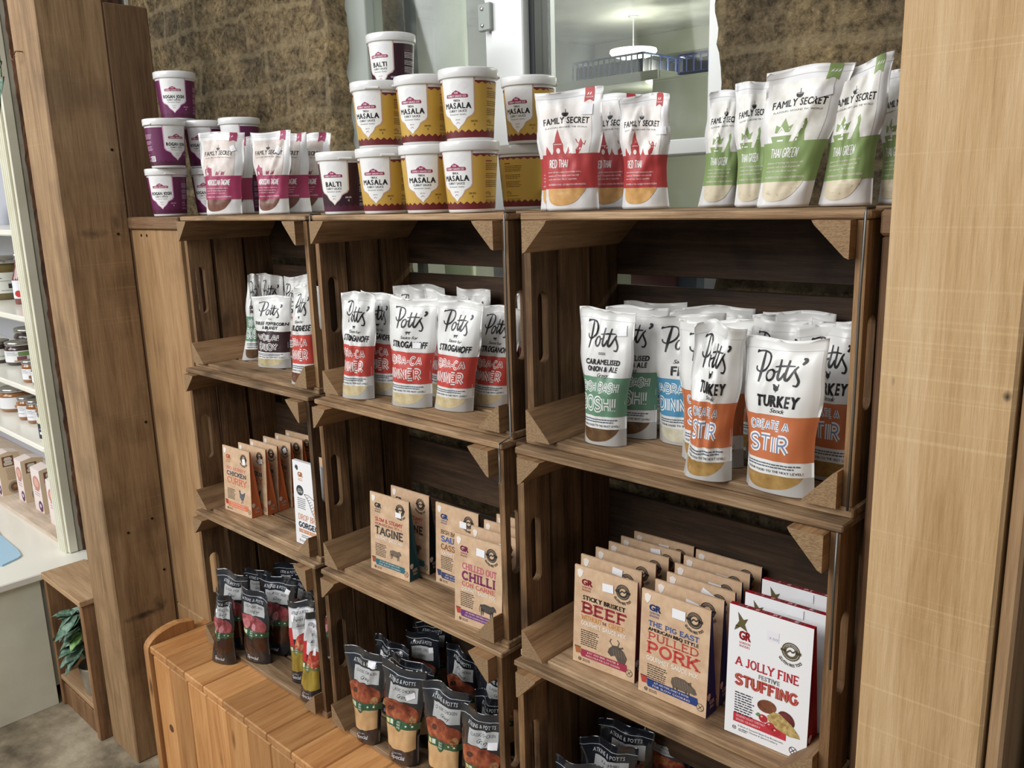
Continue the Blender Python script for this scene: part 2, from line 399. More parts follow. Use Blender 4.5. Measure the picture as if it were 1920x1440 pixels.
class Design:
    def __init__(s, w, h, rough=0.45):
        s.w, s.h, s.rough = w, h, rough
        s.v = []; s.f = []; s.m = []; s.mats = []; s.keys = {}
        s.done = None
    def mi(s, c):
        if not isinstance(c, tuple):
            k = c.name; mt = c
        else:
            k = 'ink_%d_%d_%d_%02d' % (c[0], c[1], c[2], int(s.rough * 100)); mt = None
        if k not in s.keys:
            s.keys[k] = len(s.mats)
            s.mats.append(mt or plain(k, c, s.rough, coat=0.0))
        return s.keys[k]
    def raw(s, vs, fs, c, lay):
        b = len(s.v); i = s.mi(c)
        s.v += [(x, y, lay) for x, y in vs]; s.f += [[k + b for k in f] for f in fs]; s.m += [i] * len(fs)
    def rect(s, x0, y0, x1, y1, c, lay=1, skew=0.0):
        s.raw([(x0, y0), (x1, y0 + skew), (x1, y1 + skew), (x0, y1)], [[0, 1, 2, 3]], c, lay)
    def poly(s, pts, c, lay=1, holes=()):
        loops = [list(pts)] + [list(h) for h in holes]
        tr = tessellate_polygon([[Vector((p[0], p[1], 0)) for p in l] for l in loops])
        flat = [p for l in loops for p in l]
        s.raw(flat, [list(t) for t in tr], c, lay)
    def ell(s, cx, cy, rx, ry, c, lay=1, n=24, rot=0):
        cr, sr = math.cos(rot), math.sin(rot); P = []
        for i in range(n):
            a = 2 * math.pi * i / n; x, y = rx * math.cos(a), ry * math.sin(a); P.append((cx + x * cr - y * sr, cy + x * sr + y * cr))
        s.raw(P, [list(range(n))], c, lay)
    def ring(s, cx, cy, r0, r1, c, lay=1, n=28):
        P = [(cx + r * math.cos(2 * math.pi * i / n), cy + r * math.sin(2 * math.pi * i / n)) for r in (r0, r1) for i in range(n)]
        s.raw(P, [[i, (i + 1) % n, n + (i + 1) % n, n + i] for i in range(n)], c, lay)
    def stroke(s, pts, w, c, lay=1):
        P = [np.array(p, float) for p in pts]; n = len(P)
        if n < 2: return
        closed = np.linalg.norm(P[0] - P[-1]) < 1e-6
        if not closed and n > 2:            # break the stroke at sharp corners
            for i in range(1, n - 1):
                a = P[i] - P[i - 1]; b = P[i + 1] - P[i]
                if float(a @ b) < .35 * np.linalg.norm(a) * np.linalg.norm(b):
                    w2 = w if not isinstance(w, (list, tuple)) else None
                    s.stroke(pts[:i + 1], w if w2 else w[:i + 1], c, lay); s.stroke(pts[i:], w if w2 else w[i:], c, lay); return
        V = []
        for i in range(n):
            if closed and i in (0, n - 1): a = P[1] - P[0]; b = P[-1] - P[-2]
            else: a = P[min(i + 1, n - 1)] - P[i] if i < n - 1 else P[i] - P[i - 1]; b = P[i] - P[i - 1] if i > 0 else a
            a = a / (np.linalg.norm(a) + 1e-9); b = b / (np.linalg.norm(b) + 1e-9)
            t = a + b; L = np.linalg.norm(t)
            if L < .3: t = a; L = 1.0; k = 1
            else: t = t / L; k = min(1.6, 1 / max(.3, abs(float(t @ a))))
            nn = np.array([-t[1], t[0]]); ww = (w[i] if isinstance(w, (list, tuple)) else w) / 2 * k
            V.append(tuple(P[i] + nn * ww)); V.append(tuple(P[i] - nn * ww))
        s.raw(V, [[2 * i, 2 * i + 1, 2 * i + 3, 2 * i + 2] for i in range(n - 1)], c, lay)
    def text(s, t, cx, y, h, c, width=None, bold=.012, lay=3, shear=0.0, font='sans', wt=.15, inline=None, arc=None, rot=0.0, align='c', track=.1, jag=0.0, narrow=1.0):
        """lettering of cap height h; width fits it; arc=(radius, sign) bends it; font sans / slab / line"""
        items = []; x = 0.0
        for ch in t:
            if font == 'sans':
                v, f, _, adv = glyph(ch, bold); items.append((x, v, f, adv)); x += adv + track
            else:
                adv, st = STK.get(ch.upper(), STK[' ']); items.append((x, st, ch, adv)); x += adv + track * .6
        tot = max(1e-6, x - track)
        sx = (width / tot) if width else h * narrow
        W_ = tot * sx
        ox = {'c': cx - W_ / 2, 'l': cx, 'r': cx - W_}[align]
        cr, sr = math.cos(rot), math.sin(rot)
        def place(px, py, gx):
            # px,py glyph units relative to the string start; gx centre of this glyph
            X = ox + px * sx + shear * py * h; Y = py * h
            if arc:
                R, sg = arc; a = (ox + gx * sx - cx) / R; dx = (px - gx) * sx + shear * py * h
                if sg > 0: bx, by = cx + R * math.sin(a), y - R + R * math.cos(a); aa = -a
                else: bx, by = cx + R * math.sin(a), y + R - R * math.cos(a); aa = a
                return bx + dx * math.cos(aa) - Y * math.sin(aa), by + dx * math.sin(aa) + Y * math.cos(aa)
            dx = X - cx
            return cx + dx * cr - Y * sr, y + dx * sr + Y * cr
        for (gx0, a, b, adv) in items:
            gc = gx0 + adv / 2
            if font == 'sans':
                if a is None: continue
                s.raw([place(gx0 + p[0], p[1], gc) for p in a], b, c, lay)
                if adv > .7 and bold > 0:   # wide letters are thickened by doubling
                    s.raw([place(gx0 + p[0] + bold * 1.4, p[1], gc) for p in a], b, c, lay); s.raw([place(gx0 + p[0] - bold * 1.4, p[1], gc) for p in a], b, c, lay)
            else:
                for st in a:
                    pts = [place(gx0 + p[0], p[1] * (1 - wt) + wt / 2, gc) for p in st]
                    s.stroke(pts, wt * h, c, lay)
                    if inline: s.stroke(pts, wt * h * .34, inline, lay + 1)
                    if font == 'slab' and b.upper() not in 'OCSG&':
                        for e, e2 in ((0, 1), (-1, -2)):
                            px, py = st[e]; qx, qy = st[e2]
                            if (py < .02 or py > .98) and abs(py - qy) > .15:
                                yy = .5 * wt * .8 if py < .5 else 1 - .5 * wt * .8
                                s.stroke([place(gx0 + px - .165, yy, gc), place(gx0 + px + .165, yy, gc)], wt * h * .55, c, lay)
                            elif abs(py - qy) < .02 and px > .4 and b.upper() in 'EFLTZ':
                                d = -.2 if py > .9 else (.2 if py < .1 else .06)
                                s.stroke([place(gx0 + px, py * (1 - wt) + wt / 2, gc), place(gx0 + px, py + d, gc)], wt * h * .45, c, lay)
                            elif abs(py - qy) < .02 and px < .1 and b.upper() == 'T':
                                s.stroke([place(gx0 + px, 1 - wt / 2, gc), place(gx0 + px, .8, gc)], wt * h * .7, c, lay)
    def lines(s, x0, y0, x1, n, dy, h, c, lay=3, seed=1, just='l', skew=0.0):
        """small print: rows of word-length dashes"""
        r = random.Random(seed)
        for i in range(n):
            y = y0 - i * dy; e = x1 - (x1 - x0) * r.random() * .16
            x = x0 + (0 if just == 'l' else (x1 - e) / 2); e = e if just == 'l' else e - (x1 - e) / 2 * 0
            while x < e:
                L = h * (1.2 + r.random() * 3.2)
                s.rect(x, y + skew * (x - x0), min(e, x + L), y + h + skew * (x - x0), c, lay); x += L + h * .7
    def finish(s, nx, ny, clip=True, x0=0.0, x1=None):
        bm = bmesh.new()
        vs = [bm.verts.new((v[0], v[1], v[2])) for v in s.v]
        for f, m in zip(s.f, s.m):
            try:
                fc = bm.faces.new([vs[i] for i in f]); fc.material_index = m
            except ValueError: pass
        x1 = s.w if x1 is None else x1
        def cut(co, no, outer=False):
            bmesh.ops.bisect_plane(bm, geom=bm.verts[:] + bm.edges[:] + bm.faces[:], dist=1e-5, plane_co=co, plane_no=no, clear_outer=outer)
        if clip:
            cut((x0 + .25, 0, 0), (-1, 0, 0), True); cut((x1 - .25, 0, 0), (1, 0, 0), True)
            cut((0, .25, 0), (0, -1, 0), True); cut((0, s.h - .05, 0), (0, 1, 0), True)
        for i in range(1, nx): cut((x0 + (x1 - x0) * i / nx, 0, 0), (1, 0, 0))
        for j in range(1, ny): cut((0, s.h * j / ny, 0), (0, 1, 0))
        bad = [e for e in bm.verts if not e.link_faces]
        bmesh.ops.delete(bm, geom=bad, context='VERTS')
        bm.verts.ensure_lookup_table(); bm.verts.index_update()
        V = np.array([tuple(v.co) for v in bm.verts]); F = []; M = []
        for f in bm.faces:
            idx = [v.index for v in f.verts]
            if f.normal.z < 0: idx = idx[::-1]
            F.append(idx); M.append(f.material_index)
        bm.free(); s.done = (V, F, M); return s

WHITE = (228, 228, 226); BLACK = (28, 27, 30)

# hand-drawn script logo on the sauce pouches, in a 70 x 45 mm box
def script_logo(d, x, y, s=1.0, c=BLACK, lay=3, sh=0.0):
    def T(p): return (x + ((p[0] - 570) / 5.2) * s, y + ((560 - p[1]) / 5.2) * s)
    def st(pts, w, n=4):
        q = catmull([T(p) for p in pts], n); k = len(q)
        d.stroke(q, [w * s * (.45 + .75 * math.sin(math.pi * (.12 + .76 * i / (k - 1)))) for i in range(k)], c, lay)
    st([(574, 352), (606, 342), (645, 341), (678, 352), (692, 382), (684, 422), (660, 452), (626, 470), (598, 470), (580, 457), (577, 438)], 2.2)
    st([(571, 358), (576, 344), (590, 342)], 1.6)
    st([(641, 344), (628, 410), (618, 470), (607, 540)], 3.2)
    st([(708, 448), (688, 460), (676, 490), (684, 517), (702, 519), (719, 496), (722, 464), (708, 447), (728, 466), (748, 460)], 2.3)
    st([(768, 380), (760, 440), (750, 492), (758, 514), (776, 504), (796, 470)], 2.9)
    st([(822, 384), (812, 440), (801, 492), (808, 514), (828, 504), (866, 440)], 2.9)
    st([(727, 432), (790, 424), (862, 424)], 1.9)
    st([(882, 424), (864, 452), (880, 486), (893, 520), (882, 548), (858, 546)], 2.5)
    st([(905, 374), (922, 380), (922, 394), (904, 412)], 3.4)

def bird(d, x, y, s, c):   # turkey
    d.ell(x, y, 3.6 * s, 3.3 * s, c, 3, 14); d.poly([(x - 3.4*s, y + 1*s), (x - 4.8*s, y + 4.6*s), (x - 2.4*s, y + 5*s), (x, y + 3*s)], c, 3)
    d.stroke([(x + 2.4*s, y + 1*s), (x + 3.6*s, y + 3.6*s), (x + 3.2*s, y + 5.2*s)], 1.2 * s, c, 3)
    d.stroke([(x, y - 3*s), (x, y - 5*s)], .7 * s, c, 3)
def cattle(d, x, y, s, c, lay=3):
    d.poly([(x - 5*s, y + 2.4*s), (x + 4*s, y + 2.6*s), (x + 4.6*s, y + 1.2*s), (x + 6.6*s, y + .6*s), (x + 6.2*s, y + 2.8*s), (x + 4.6*s, y + 3.4*s), (x + 3.6*s, y - .8*s), (x - 4.4*s, y - 1*s)], c, lay)
    for q in (-4.4, -3, 2, 3.2): d.rect(x + q*s, y - 3.6*s, x + (q + .8)*s, y - .6*s, c, lay)
    d.stroke([(x - 5*s, y + 2.2*s), (x - 6*s, y - 1*s)], .4 * s, c, lay)

def potts(title, sub, band, btxt, liquid, kind='turkey', inline=None, top=''):
    d = Design(105, 190, .42)
    script_logo(d, 19, 133, .96)
    if kind == 'turkey': bird(d, 52, 131, 1.0, BLACK)
    elif kind == 'cow': cattle(d, 52, 131, .85, BLACK)
    else: d.rect(46, 131, 58, 131.8, BLACK, 3); d.rect(46, 129, 58, 129.8, BLACK, 3)
    y = 119 if top else 125
    d.rect(0, 176, 105, 176.5, (196, 196, 196), 1); d.rect(3.5, 26, 4, 176, (206, 206, 206), 1); d.rect(101, 26, 101.5, 176, (206, 206, 206), 1)
    for i, (t, h, w) in enumerate(title):
        y -= h + 2.2; d.text(t, 54, y, h, BLACK, width=w, bold=.03, lay=3, shear=.08)
    if sub: d.text(sub, 55, y - 7.6, 5.6, BLACK, width=len(sub) * 4.2, bold=.0, lay=3, shear=.42, track=0)
    if top: d.text(top, 54, 120.5, 5.5, BLACK, width=len(top) * 3.7, shear=.4, bold=0, track=0)
    y0, y1 = 43, 98
    d.rect(0, y0, 105, y1, band, 1)
    yy = y1 - 6
    for t, h, x, w in btxt:
        yy -= h; d.text(t, x, yy, h, WHITE, width=w, font='line', wt=.26, inline=inline or band, lay=3, align='l'); yy -= 3.5
    d.lines(10, 37.5, 96, 2, 3.4, 1.5, (70, 84, 104), seed=3)
    d.text('YOUR FOOD TO THE NEXT LEVEL!', 53, 28.2, 3.0, (70, 70, 80), width=84, bold=.01)
    d.rect(0, 0, 105, 25, plain('clear_pouch_film', (178, 176, 172), .25, coat=.3), 1)
    d.poly(catmull([(9, 25), (10, 17), (16, 9), (30, 5), (52, 5.5), (72, 9), (88, 17), (95, 25)], 4) , liquid, 2)
    return d.finish(24, 38)

INV = {}
def liq(n, c1, c2, sc=60): return noisy(n, c1, c2, sc, .25, coat=.3)
WH = (0, 0, 0)
def get_potts(k):
    if k in INV: return INV[k]
    R1 = (203, 62, 52); OR = (196, 103, 55); GR = (92, 138, 108); BL = (66, 142, 184)
    if k == 'turkey': d = potts([('TURKEY', 14, 55)], 'Stock', OR, [('CREATE A', 13, 16, 58), ('STIR', 25, 14, 62)], liq('amber_stock', (150, 108, 48), (176, 136, 70)), inline=(110, 130, 170))
    elif k == 'strog': d = potts([('STROGANOFF', 11, 74)], '', R1, [('ABRA-CA', 17, 2, 84), ('DINNER', 23, -6, 92)], liq('cream_sauce', (188, 166, 118), (214, 196, 150)), 'cow', top='Sauce for')
    elif k == 'bolog': d = potts([('BOLOGNESE', 11, 76)], '', R1, [('ABRA-CA', 17, 2, 84), ('DINNER', 23, -6, 92)], liq('tomato_sauce', (92, 48, 32), (122, 66, 42)), 'cow', top='Sauce for')
    elif k == 'fish': d = potts([('FISH', 13, 40)], '', BL, [('ABRA-CA', 17, 6, 88), ('DINNER', 23, 4, 90)], liq('parsley_sauce', (196, 190, 160), (216, 210, 184)), 'turkey', top='Sauce for')
    elif k == 'caramel' or k == 'bishgreen': d = potts([('CARAMELISED', 7.5, 62), ('ONION & ALE', 7.5, 56)], 'Gravy', GR, [('BISH BASH', 16, 12, 78), ('BOSH!', 24, 2, 86)], liq('brown_gravy', (84, 56, 32), (112, 80, 48)), 'line')
    elif k == 'pepper': d = potts([('THREE PEPPERCORN', 8.5, 90), ('& BRANDY', 8.5, 44)], 'Sauce', (54, 26, 32), [('VOILA!', 20, 17, 64), ('ENJOY', 22, 17, 60)], liq('peppercorn_sauce', (176, 160, 110), (206, 192, 146)), 'line')
    elif k == 'turkeyw': d = potts([('TURKEY', 14, 55)], 'Stock', OR, [('CREATE A', 13, 16, 58), ('STIR', 25, 14, 62)], liq('amber_stock', (150, 108, 48), (176, 136, 70)), inline=(110, 130, 170))
    else: d = potts([('SAUCE', 12, 48)], '', (150, 120, 110), [('STIR', 25, 14, 62)], liq('pale_sauce', (150, 108, 48), (176, 136, 70)), 'line')
    INV[k] = d; return d

# pale coconut-curry pouches on the top shelf
def family(kind):
    if kind in INV: return INV[kind]
    d = Design(105, 175, .5)
    band = {'red': (190, 56, 58), 'green': (132, 160, 92), 'mor': (166, 44, 88)}[kind]
    film = {'red': noisy('rice_paper_film', (222, 212, 206), (238, 234, 230), 28, .5), 'green': noisy('speckled_film', (216, 214, 204), (238, 238, 234), 40, .5), 'mor': noisy('pale_pouch_film', (186, 166, 150), (222, 212, 208), 22, .45)}[kind]
    cont = {'red': noisy('red_curry_paste', (205, 148, 78), (222, 170, 98), 60, .4), 'green': noisy('green_curry_sauce', (120, 104, 70), (214, 202, 172), 75, .4, pos=(.3, .42)), 'mor': noisy('spice_paste', (104, 62, 48), (136, 88, 68), 40, .4)}[kind]
    d.rect(8, 33, 88, 158, film, 1)
    d.rect(0, 165, 105, 165.6, (205, 205, 206), 1)
    fx = 76
    fl = band
    d.poly([(fx, 155), (fx + 7.5, 158.5), (fx + 15, 155), (fx + 15, 176), (fx, 176)], fl, 3)
    for q in range({'red': 2, 'green': 3, 'mor': 1}[kind]): d.poly([(fx + 2.6 + q * 4, 164), (fx + 5.6 + q * 4, 165.5), (fx + 6.8 + q * 4, 169), (fx + 4.4 + q * 4, 167)], WHITE, 4)
    if kind == 'red': d.text('MEDIUM', fx + 7.5, 160.5, 2.0, WHITE, width=11, bold=0, lay=4)
    # bowl mark
    d.poly([(42, 142)] + _arc(47, 142, 5, 5.2, 180, 360, 8) + [(52, 142)], BLACK, 3); d.ell(47, 142.3, 5, 1.2, (150, 145, 145), 3, 12); d.stroke([(47.5, 142), (47, 148)], .8, BLACK, 4)
    d.text('FAMILY SECRET', 48, 127.5, 9.2, BLACK, width=72, bold=.02, lay=3, arc=(300, 1), shear=.05)
    d.text('FLAVOURS AROUND THE WORLD', 48, 121, 2.4, (90, 88, 90), width=66, bold=0, lay=3, arc=(300, 1))
    d.rect(0, 33, 105, 83, band, 2)
    B = 83
    if kind == 'red':
        d.poly([(10, B - 1), (12, B + 6), (15, B + 12), (18, B + 6), (21, B)], band, 2)
        d.poly([(22, B - 1), (25, B + 4), (26, B + 16), (29, B + 18), (31, B + 26), (35, B + 37), (38, B + 26), (41, B + 18), (43, B + 14), (43, B + 5), (46, B - 1)], band, 2)
        d.poly([(46, B - 1), (50, B + 5), (52, B + 11), (54, B + 5), (59, B - 1)], band, 2)
        d.ell(34, B + 5, 3.4, 4, film, 3, 12); d.rect(27, B + 14, 41, B + 14.8, film, 3)
        d.poly([(66, B), (65, B + 6), (69, B + 10), (70, B + 17), (72, B + 22), (75, B + 17), (76, B + 11), (73, B + 3), (70, B)], band, 2)
        d.stroke([(70, B + 14), (66, B + 17), (64, B + 21)], 1.2, band, 2); d.stroke([(74, B + 16), (79, B + 12), (80, B + 18)], 1.2, band, 2)
        title = 'RED THAI'
    elif kind == 'green':
        d.poly([(16, B), (14, B + 8), (46, B + 8), (43, B)], band, 2)
        d.poly([(20, B + 12), (22, B + 22), (28, B + 19), (34, B + 30), (40, B + 19), (47, B + 22), (42, B + 12), (34, B + 12), (30, B + 16), (26, B + 12)], band, 2)
        d.poly([(24, B + 12), (30, B + 20), (36, B + 12), (34, B + 12), (30, B + 17), (26, B + 12)], WHITE, 3); d.rect(24, B + 1, 34, B + 3, WHITE, 3)
        d.poly([(50, B), (56, B + 10), (60, B + 18), (59, B + 25), (63, B + 28), (65, B + 22), (64, B + 12), (68, B)], band, 2)
        title = 'THAI GREEN'
    else:
        d.poly([(12, B), (13, B + 14), (18, B + 17), (22, B + 24), (27, B + 17), (33, B + 16), (32, B)], band, 2)
        d.ell(20, B + 5, 3, 4, film, 3, 10)
        for q in (42, 56): 
            d.poly([(q, B + 2), (q + 1, B + 7), (q + 4, B + 10), (q + 6, B + 7), (q + 9, B + 10), (q + 10, B + 5), (q + 8, B + 2)], band, 2)
            d.rect(q + 1, B, q + 2, B + 4, band, 2); d.rect(q + 7, B, q + 8, B + 4, band, 2); d.stroke([(q + 9, B + 7), (q + 12, B + 9), (q + 12, B + 12)], 1, band, 2)
        title = 'MOROCCAN TAGINE'
    d.text(title, 14, 63, 12.5, WHITE, width=36 if kind == 'red' else (48 if kind == 'green' else 66), font='line', wt=.12, lay=4, shear=.12, align='l')
    for i, t in enumerate({'red': ['sweet rich and creamy coconut base with a', 'essence of Thai spices with red chilli', 'cook with meat, fish or vegetables'], 'green': ['essence of lemongrass, coconut and', 'coriander with a touch of green chilli', 'cook with meat, fish or vegetables'], 'mor': ['rich tomato and apricot base with a', 'blend of warming spices', 'cook with lamb or vegetables']}[kind]):
        d.text(t, 10, 56 - i * 5.2, 2.5, (240, 222, 220), width=66 - i * 4, bold=.0, lay=4, align='l', track=.06)
    d.text('NO PRESERVATIVES - SUITABLE FOR HOME FREEZING', 10, 37.5, 2.6, (240, 222, 220), width=74, bold=0, lay=4, align='l', track=.06)
    d.poly(catmull([(8, 33), (9, 20), (14, 12), (26, 8), (48, 9), (66, 15), (80, 27), (84, 33)], 4), cont, 2)
    INV[kind] = d.finish(24, 38); return d

# kraft sauce-mix cartons
KR = (196, 158, 118)
def badge(d, x, y, r, c, under):
    d.ring(x, y, r * .86, r, c, 3); d.ring(x, y, r * .5, r * .8, c, 3); d.stroke([(x - r * .45, y - r * .2), (x - r * .1, y + r * .15), (x + r * .2, y - r * .05), (x + r * .5, y + r * .25)], r * .16, c, 4)
    d.rect(x - r * 1.1, y - r * .14, x - r * .5, y + r * .12, c, 3); d.rect(x + r * .5, y - r * .12, x + r * 1.1, y + r * .2, c, 3)
    d.text('AWARD WINNING', x, y + r * .6, r * .12, under, width=r * 1.2, arc=(r * .66, 1), bold=0, lay=4)
    d.text('GLUTEN FREE TOO!', x, y - r * 1.62, r * .34, c, width=r * 3.0, arc=(r * 1.55, -1), bold=.02, lay=3, track=.12)
def steer(d, x, y, s, c, c2):
    d.poly([(x-16*s,y+6*s),(x-6*s,y+9*s),(x+8*s,y+8*s),(x+14*s,y+10*s),(x+19*s,y+6*s),(x+20*s,y+1*s),(x+15*s,y+1*s),(x+13*s,y-3*s),(x+6*s,y-6*s),(x-6*s,y-5*s),(x-14*s,y-4*s)], c, 3)
    for q,l in ((-15,-13),(-11,-11),(6,-13),(10,-12)): d.poly([(x+q*s,y),(x+(q+3.4)*s,y),(x+(q+2.2)*s,y+l*s),(x+(q+.8)*s,y+l*s)], c, 3)
    d.stroke([(x-16*s,y+6*s),(x-18*s,y-2*s),(x-17*s,y-7*s)], .8*s, c, 3)
    for q in range(7): d.stroke([(x+(-12+q*4)*s,y+5*s),(x+(-11+q*4)*s,y-3*s)], .25*s, c2, 4)
def oxhead(d, x, y, s, c, c2):
    d.poly([(x-12*s,y-4*s),(x-10*s,y+2*s),(x-4*s,y+8*s),(x+3*s,y+9*s),(x+12*s,y+4*s),(x+17*s,y-4*s),(x+14*s,y-13*s),(x+4*s,y-12*s),(x-1*s,y-5*s),(x-7*s,y-8*s)], c, 3)
    d.stroke([(x-5*s,y+7*s),(x-9*s,y+12*s),(x-7*s,y+16*s)], 1.2*s, c, 3); d.stroke([(x+3*s,y+8*s),(x+5*s,y+14*s),(x+2*s,y+17*s)], 1.2*s, c, 3)
    d.stroke([(x+5*s,y+6*s),(x+11*s,y+9*s)], 2*s, c, 3)
    for q in range(5): d.stroke([(x+(-4+q*4)*s,y+4*s),(x+(-2+q*4)*s,y-6*s)], .3*s, c2, 4)
def pig(d, x, y, s, c, c2):
    d.poly([(x-18*s,y-2*s),(x-17*s,y+5*s),(x-10*s,y+9*s),(x+2*s,y+9*s),(x+10*s,y+6*s),(x+18*s,y+1*s),(x+21*s,y-5*s),(x+17*s,y-7*s),(x+10*s,y-6*s),(x+4*s,y-8*s),(x-8*s,y-8*s),(x-15*s,y-7*s)], c, 3)
    d.poly([(x+6*s,y+6*s),(x+12*s,y+9*s),(x+12*s,y+2*s)], c, 3)
    for q in (-15,-10,4,8): d.rect(x+q*s,y-13*s,x+(q+2.4)*s,y-6*s,c,3)
    for q in range(7): d.stroke([(x+(-14+q*4)*s,y+6*s),(x+(-11+q*4)*s,y-5*s)], .25*s, c2, 4)
def hen(d, x, y, s, c, c2):
    d.poly([(x-9*s,y+8*s),(x-7*s,y+3*s),(x-7*s,y-4*s),(x-2*s,y-9*s),(x+5*s,y-8*s),(x+9*s,y-1*s),(x+12*s,y+9*s),(x+6*s,y+5*s),(x,y+3*s),(x-4*s,y+5*s),(x-5*s,y+10*s),(x-8*s,y+11*s)], c, 3)
    d.stroke([(x,y-8*s),(x-1*s,y-15*s),(x-4*s,y-16*s)], 1*s, c, 3); d.stroke([(x+3*s,y-8*s),(x+3*s,y-16*s)], 1*s, c, 3)
    for q in range(3): d.stroke([(x+(-4+q*4)*s,y+2*s),(x+(-1+q*4)*s,y-6*s)], .7*s, c2, 4)

def carton_art(kind):
    if kind in INV: return INV[kind]
    K = noisy('kraft_ink_tint', (180, 142, 104), (196, 158, 118), 60, .7)
    if kind == 'stuff':
        d = Design(111, 180, .35); RD = (196, 40, 52)
        for p in ([(10, 152), (14, 160), (12, 172), (20, 163), (26, 166), (22, 157), (26, 148), (17, 152)],): d.poly(p, (96, 88, 48), 3)
        d.poly([(8, 146), (12, 149), (16, 153), (10, 154)], (96, 88, 48), 3)
        d.text('GR', 23, 136, 12, RD, width=16, bold=.03); d.text('GORDON', 23, 130, 3.2, RD, width=15, bold=0); d.text('RHODES', 23, 125.5, 3.2, RD, width=14, bold=0)
        badge(d, 84, 141, 12, (94, 82, 56), WHITE); d.rect(52, 147, 68, 160, (226, 226, 232), 3); d.text('3.50', 61, 149, 3, (150, 130, 170), width=12, bold=0, lay=4)
        d.text('A JOLLY FINE', 54, 99, 13, RD, width=84, font='slab', wt=.15); d.text('FESTIVE', 58, 90, 6, (140, 140, 138), width=28, bold=.03)
        d.text('STUFFING', 54, 71, 17, RD, width=84, font='slab', wt=.24); d.text('STUFFING', 54, 71, 17, (176, 120, 76), width=84, font='line', wt=.06, lay=5)
        d.lines(13, 60, 40, 9, 3.6, 1.7, (60, 60, 66), seed=5)
        d.ell(57, 56, 13, 9, noisy('chestnut_brown', (92, 44, 26), (150, 84, 50), 50, .4), 3, 18, .2); d.ell(83, 48, 12, 10, noisy('cranberry_dark', (60, 20, 26), (120, 44, 44), 50, .4), 3, 18, -.6)
        d.poly([(58, 44), (66, 52), (74, 53), (90, 44), (100, 34), (102, 29), (88, 27), (72, 31), (60, 38)], noisy('stuffing_crumb', (150, 116, 50), (206, 176, 104), 160, .6), 4)
        for q in ((53, 38), (63, 31), (71, 26)): d.ell(q[0], q[1], 6, 5.4, (190, 34, 44), 5, 14); d.ell(q[0] - 2, q[1] + 2, 1.6, 1.2, (240, 170, 170), 6, 8)
        d.poly([(42, 40), (46, 44), (50, 42), (46, 38)], (96, 140, 74), 5)
        d.rect(12, 19, 84, 32, (204, 46, 60), 3); d.text('GOURMET ROAST CHESTNUT', 16, 27, 3, (240, 200, 200), width=40, bold=0, lay=4, align='l'); d.text('SPICED CRANBERRY', 16, 21.5, 3, (240, 200, 200), width=34, bold=0, lay=4, align='l')
        d.text('A Blend of Seasoned Gluten Free Breadcrumbs,', 50, 13.5, 2.3, (60, 60, 66), width=62, bold=0); d.text('Roast Chestnut & Spiced Cranberry.', 50, 9.5, 2.3, (60, 60, 66), width=48, bold=0)
        d.ring(14, 10, 2.1, 2.7, (40, 40, 44), 3); d.stroke([(12.8, 10.8), (14, 8.8), (15.4, 12)], .6, (40, 40, 44), 3); d.lines(20, 9.5, 33, 2, 2.2, 1, (80, 80, 86), seed=2)
        d.ring(94, 10, 4.4, 5.2, (40, 40, 44), 3); d.stroke([(91, 7), (97, 13)], .8, (40, 40, 44), 3); d.stroke([(91, 13), (97, 7)], .8, (40, 40, 44), 3)
        INV[kind] = d.finish(1, 1); return d
    if kind == 'bread':
        d = Design(105, 180, .35); OG = (222, 132, 60)
        d.poly([(8, 166), (12, 172), (18, 170), (19, 163), (15, 160)], (60, 60, 66), 3)
        d.text('GR', 26, 148, 10, OG, width=17, bold=.03); d.lines(18, 143, 34, 2, 3.4, 1.4, OG, seed=2)
        d.ell(22, 118, 12, 11, (50, 56, 66), 3, 22); d.text('great', 22, 119.5, 3.4, WHITE, width=11, bold=0, lay=4); d.text('TASTE', 22, 113, 5, WHITE, width=18, bold=.03, lay=4)
        d.stroke(catmull([(36, 112), (46, 104), (54, 92), (62, 76), (74, 64)], 4), 1.1, (60, 60, 66), 3); d.stroke(catmull([(36, 112), (50, 112), (66, 106), (84, 98), (92, 82)], 4), 1.1, (60, 60, 66), 3)
        for q in range(7): d.stroke([(44 + q * 3.4, 106 - q * 5.2), (52 + q * 4, 108 - q * 4)], .6, (60, 60, 66), 3)
        d.ell(80, 82, 15, 16, (238, 176, 128), 3, 18); d.ell(80, 82, 9, 9, OG, 4, 12)
        d.lines(12, 100, 40, 6, 4.2, 1.4, (70, 74, 84), seed=8)
        d.text('DROP BREAD', 12, 54, 13, OG, width=84, font='slab', wt=.1, align='l'); d.text('GORGEOUS', 12, 37, 13, (52, 58, 72), width=88, font='slab', wt=.22, align='l')
        d.rect(12, 26, 96, 34, OG, 3); d.text('BREAD SAUCE MIX', 15, 28, 4.2, WHITE, width=76, align='l', lay=4, bold=.03)
        d.lines(20, 20, 90, 2, 4, 1.4, (80, 84, 94), seed=4); d.ring(15, 8, 2, 2.8, (60, 64, 72), 3); d.lines(20, 8, 34, 2, 2.4, 1, (90, 90, 96), seed=6)
        INV[kind] = d.finish(1, 1); return d
    d = Design(109, 155, .6)
    DK = (56, 42, 34)
    A = dict(
      beef=((168, 36, 52), (168, 36, 66)), pork=((44, 70, 140), (26, 56, 128)), chilli=((150, 40, 100), (112, 44, 118)),
      tagine=((62, 64, 74), (34, 104, 118)), saus=((52, 84, 156), (50, 62, 110)), curry=((230, 108, 70), (222, 110, 66)), bread2=((90, 50, 30), (222, 132, 60)))[kind]
    d.poly([(6, 140), (5, 148), (10, 151), (16, 148), (14, 141), (10, 136)], (232, 222, 212), 3)
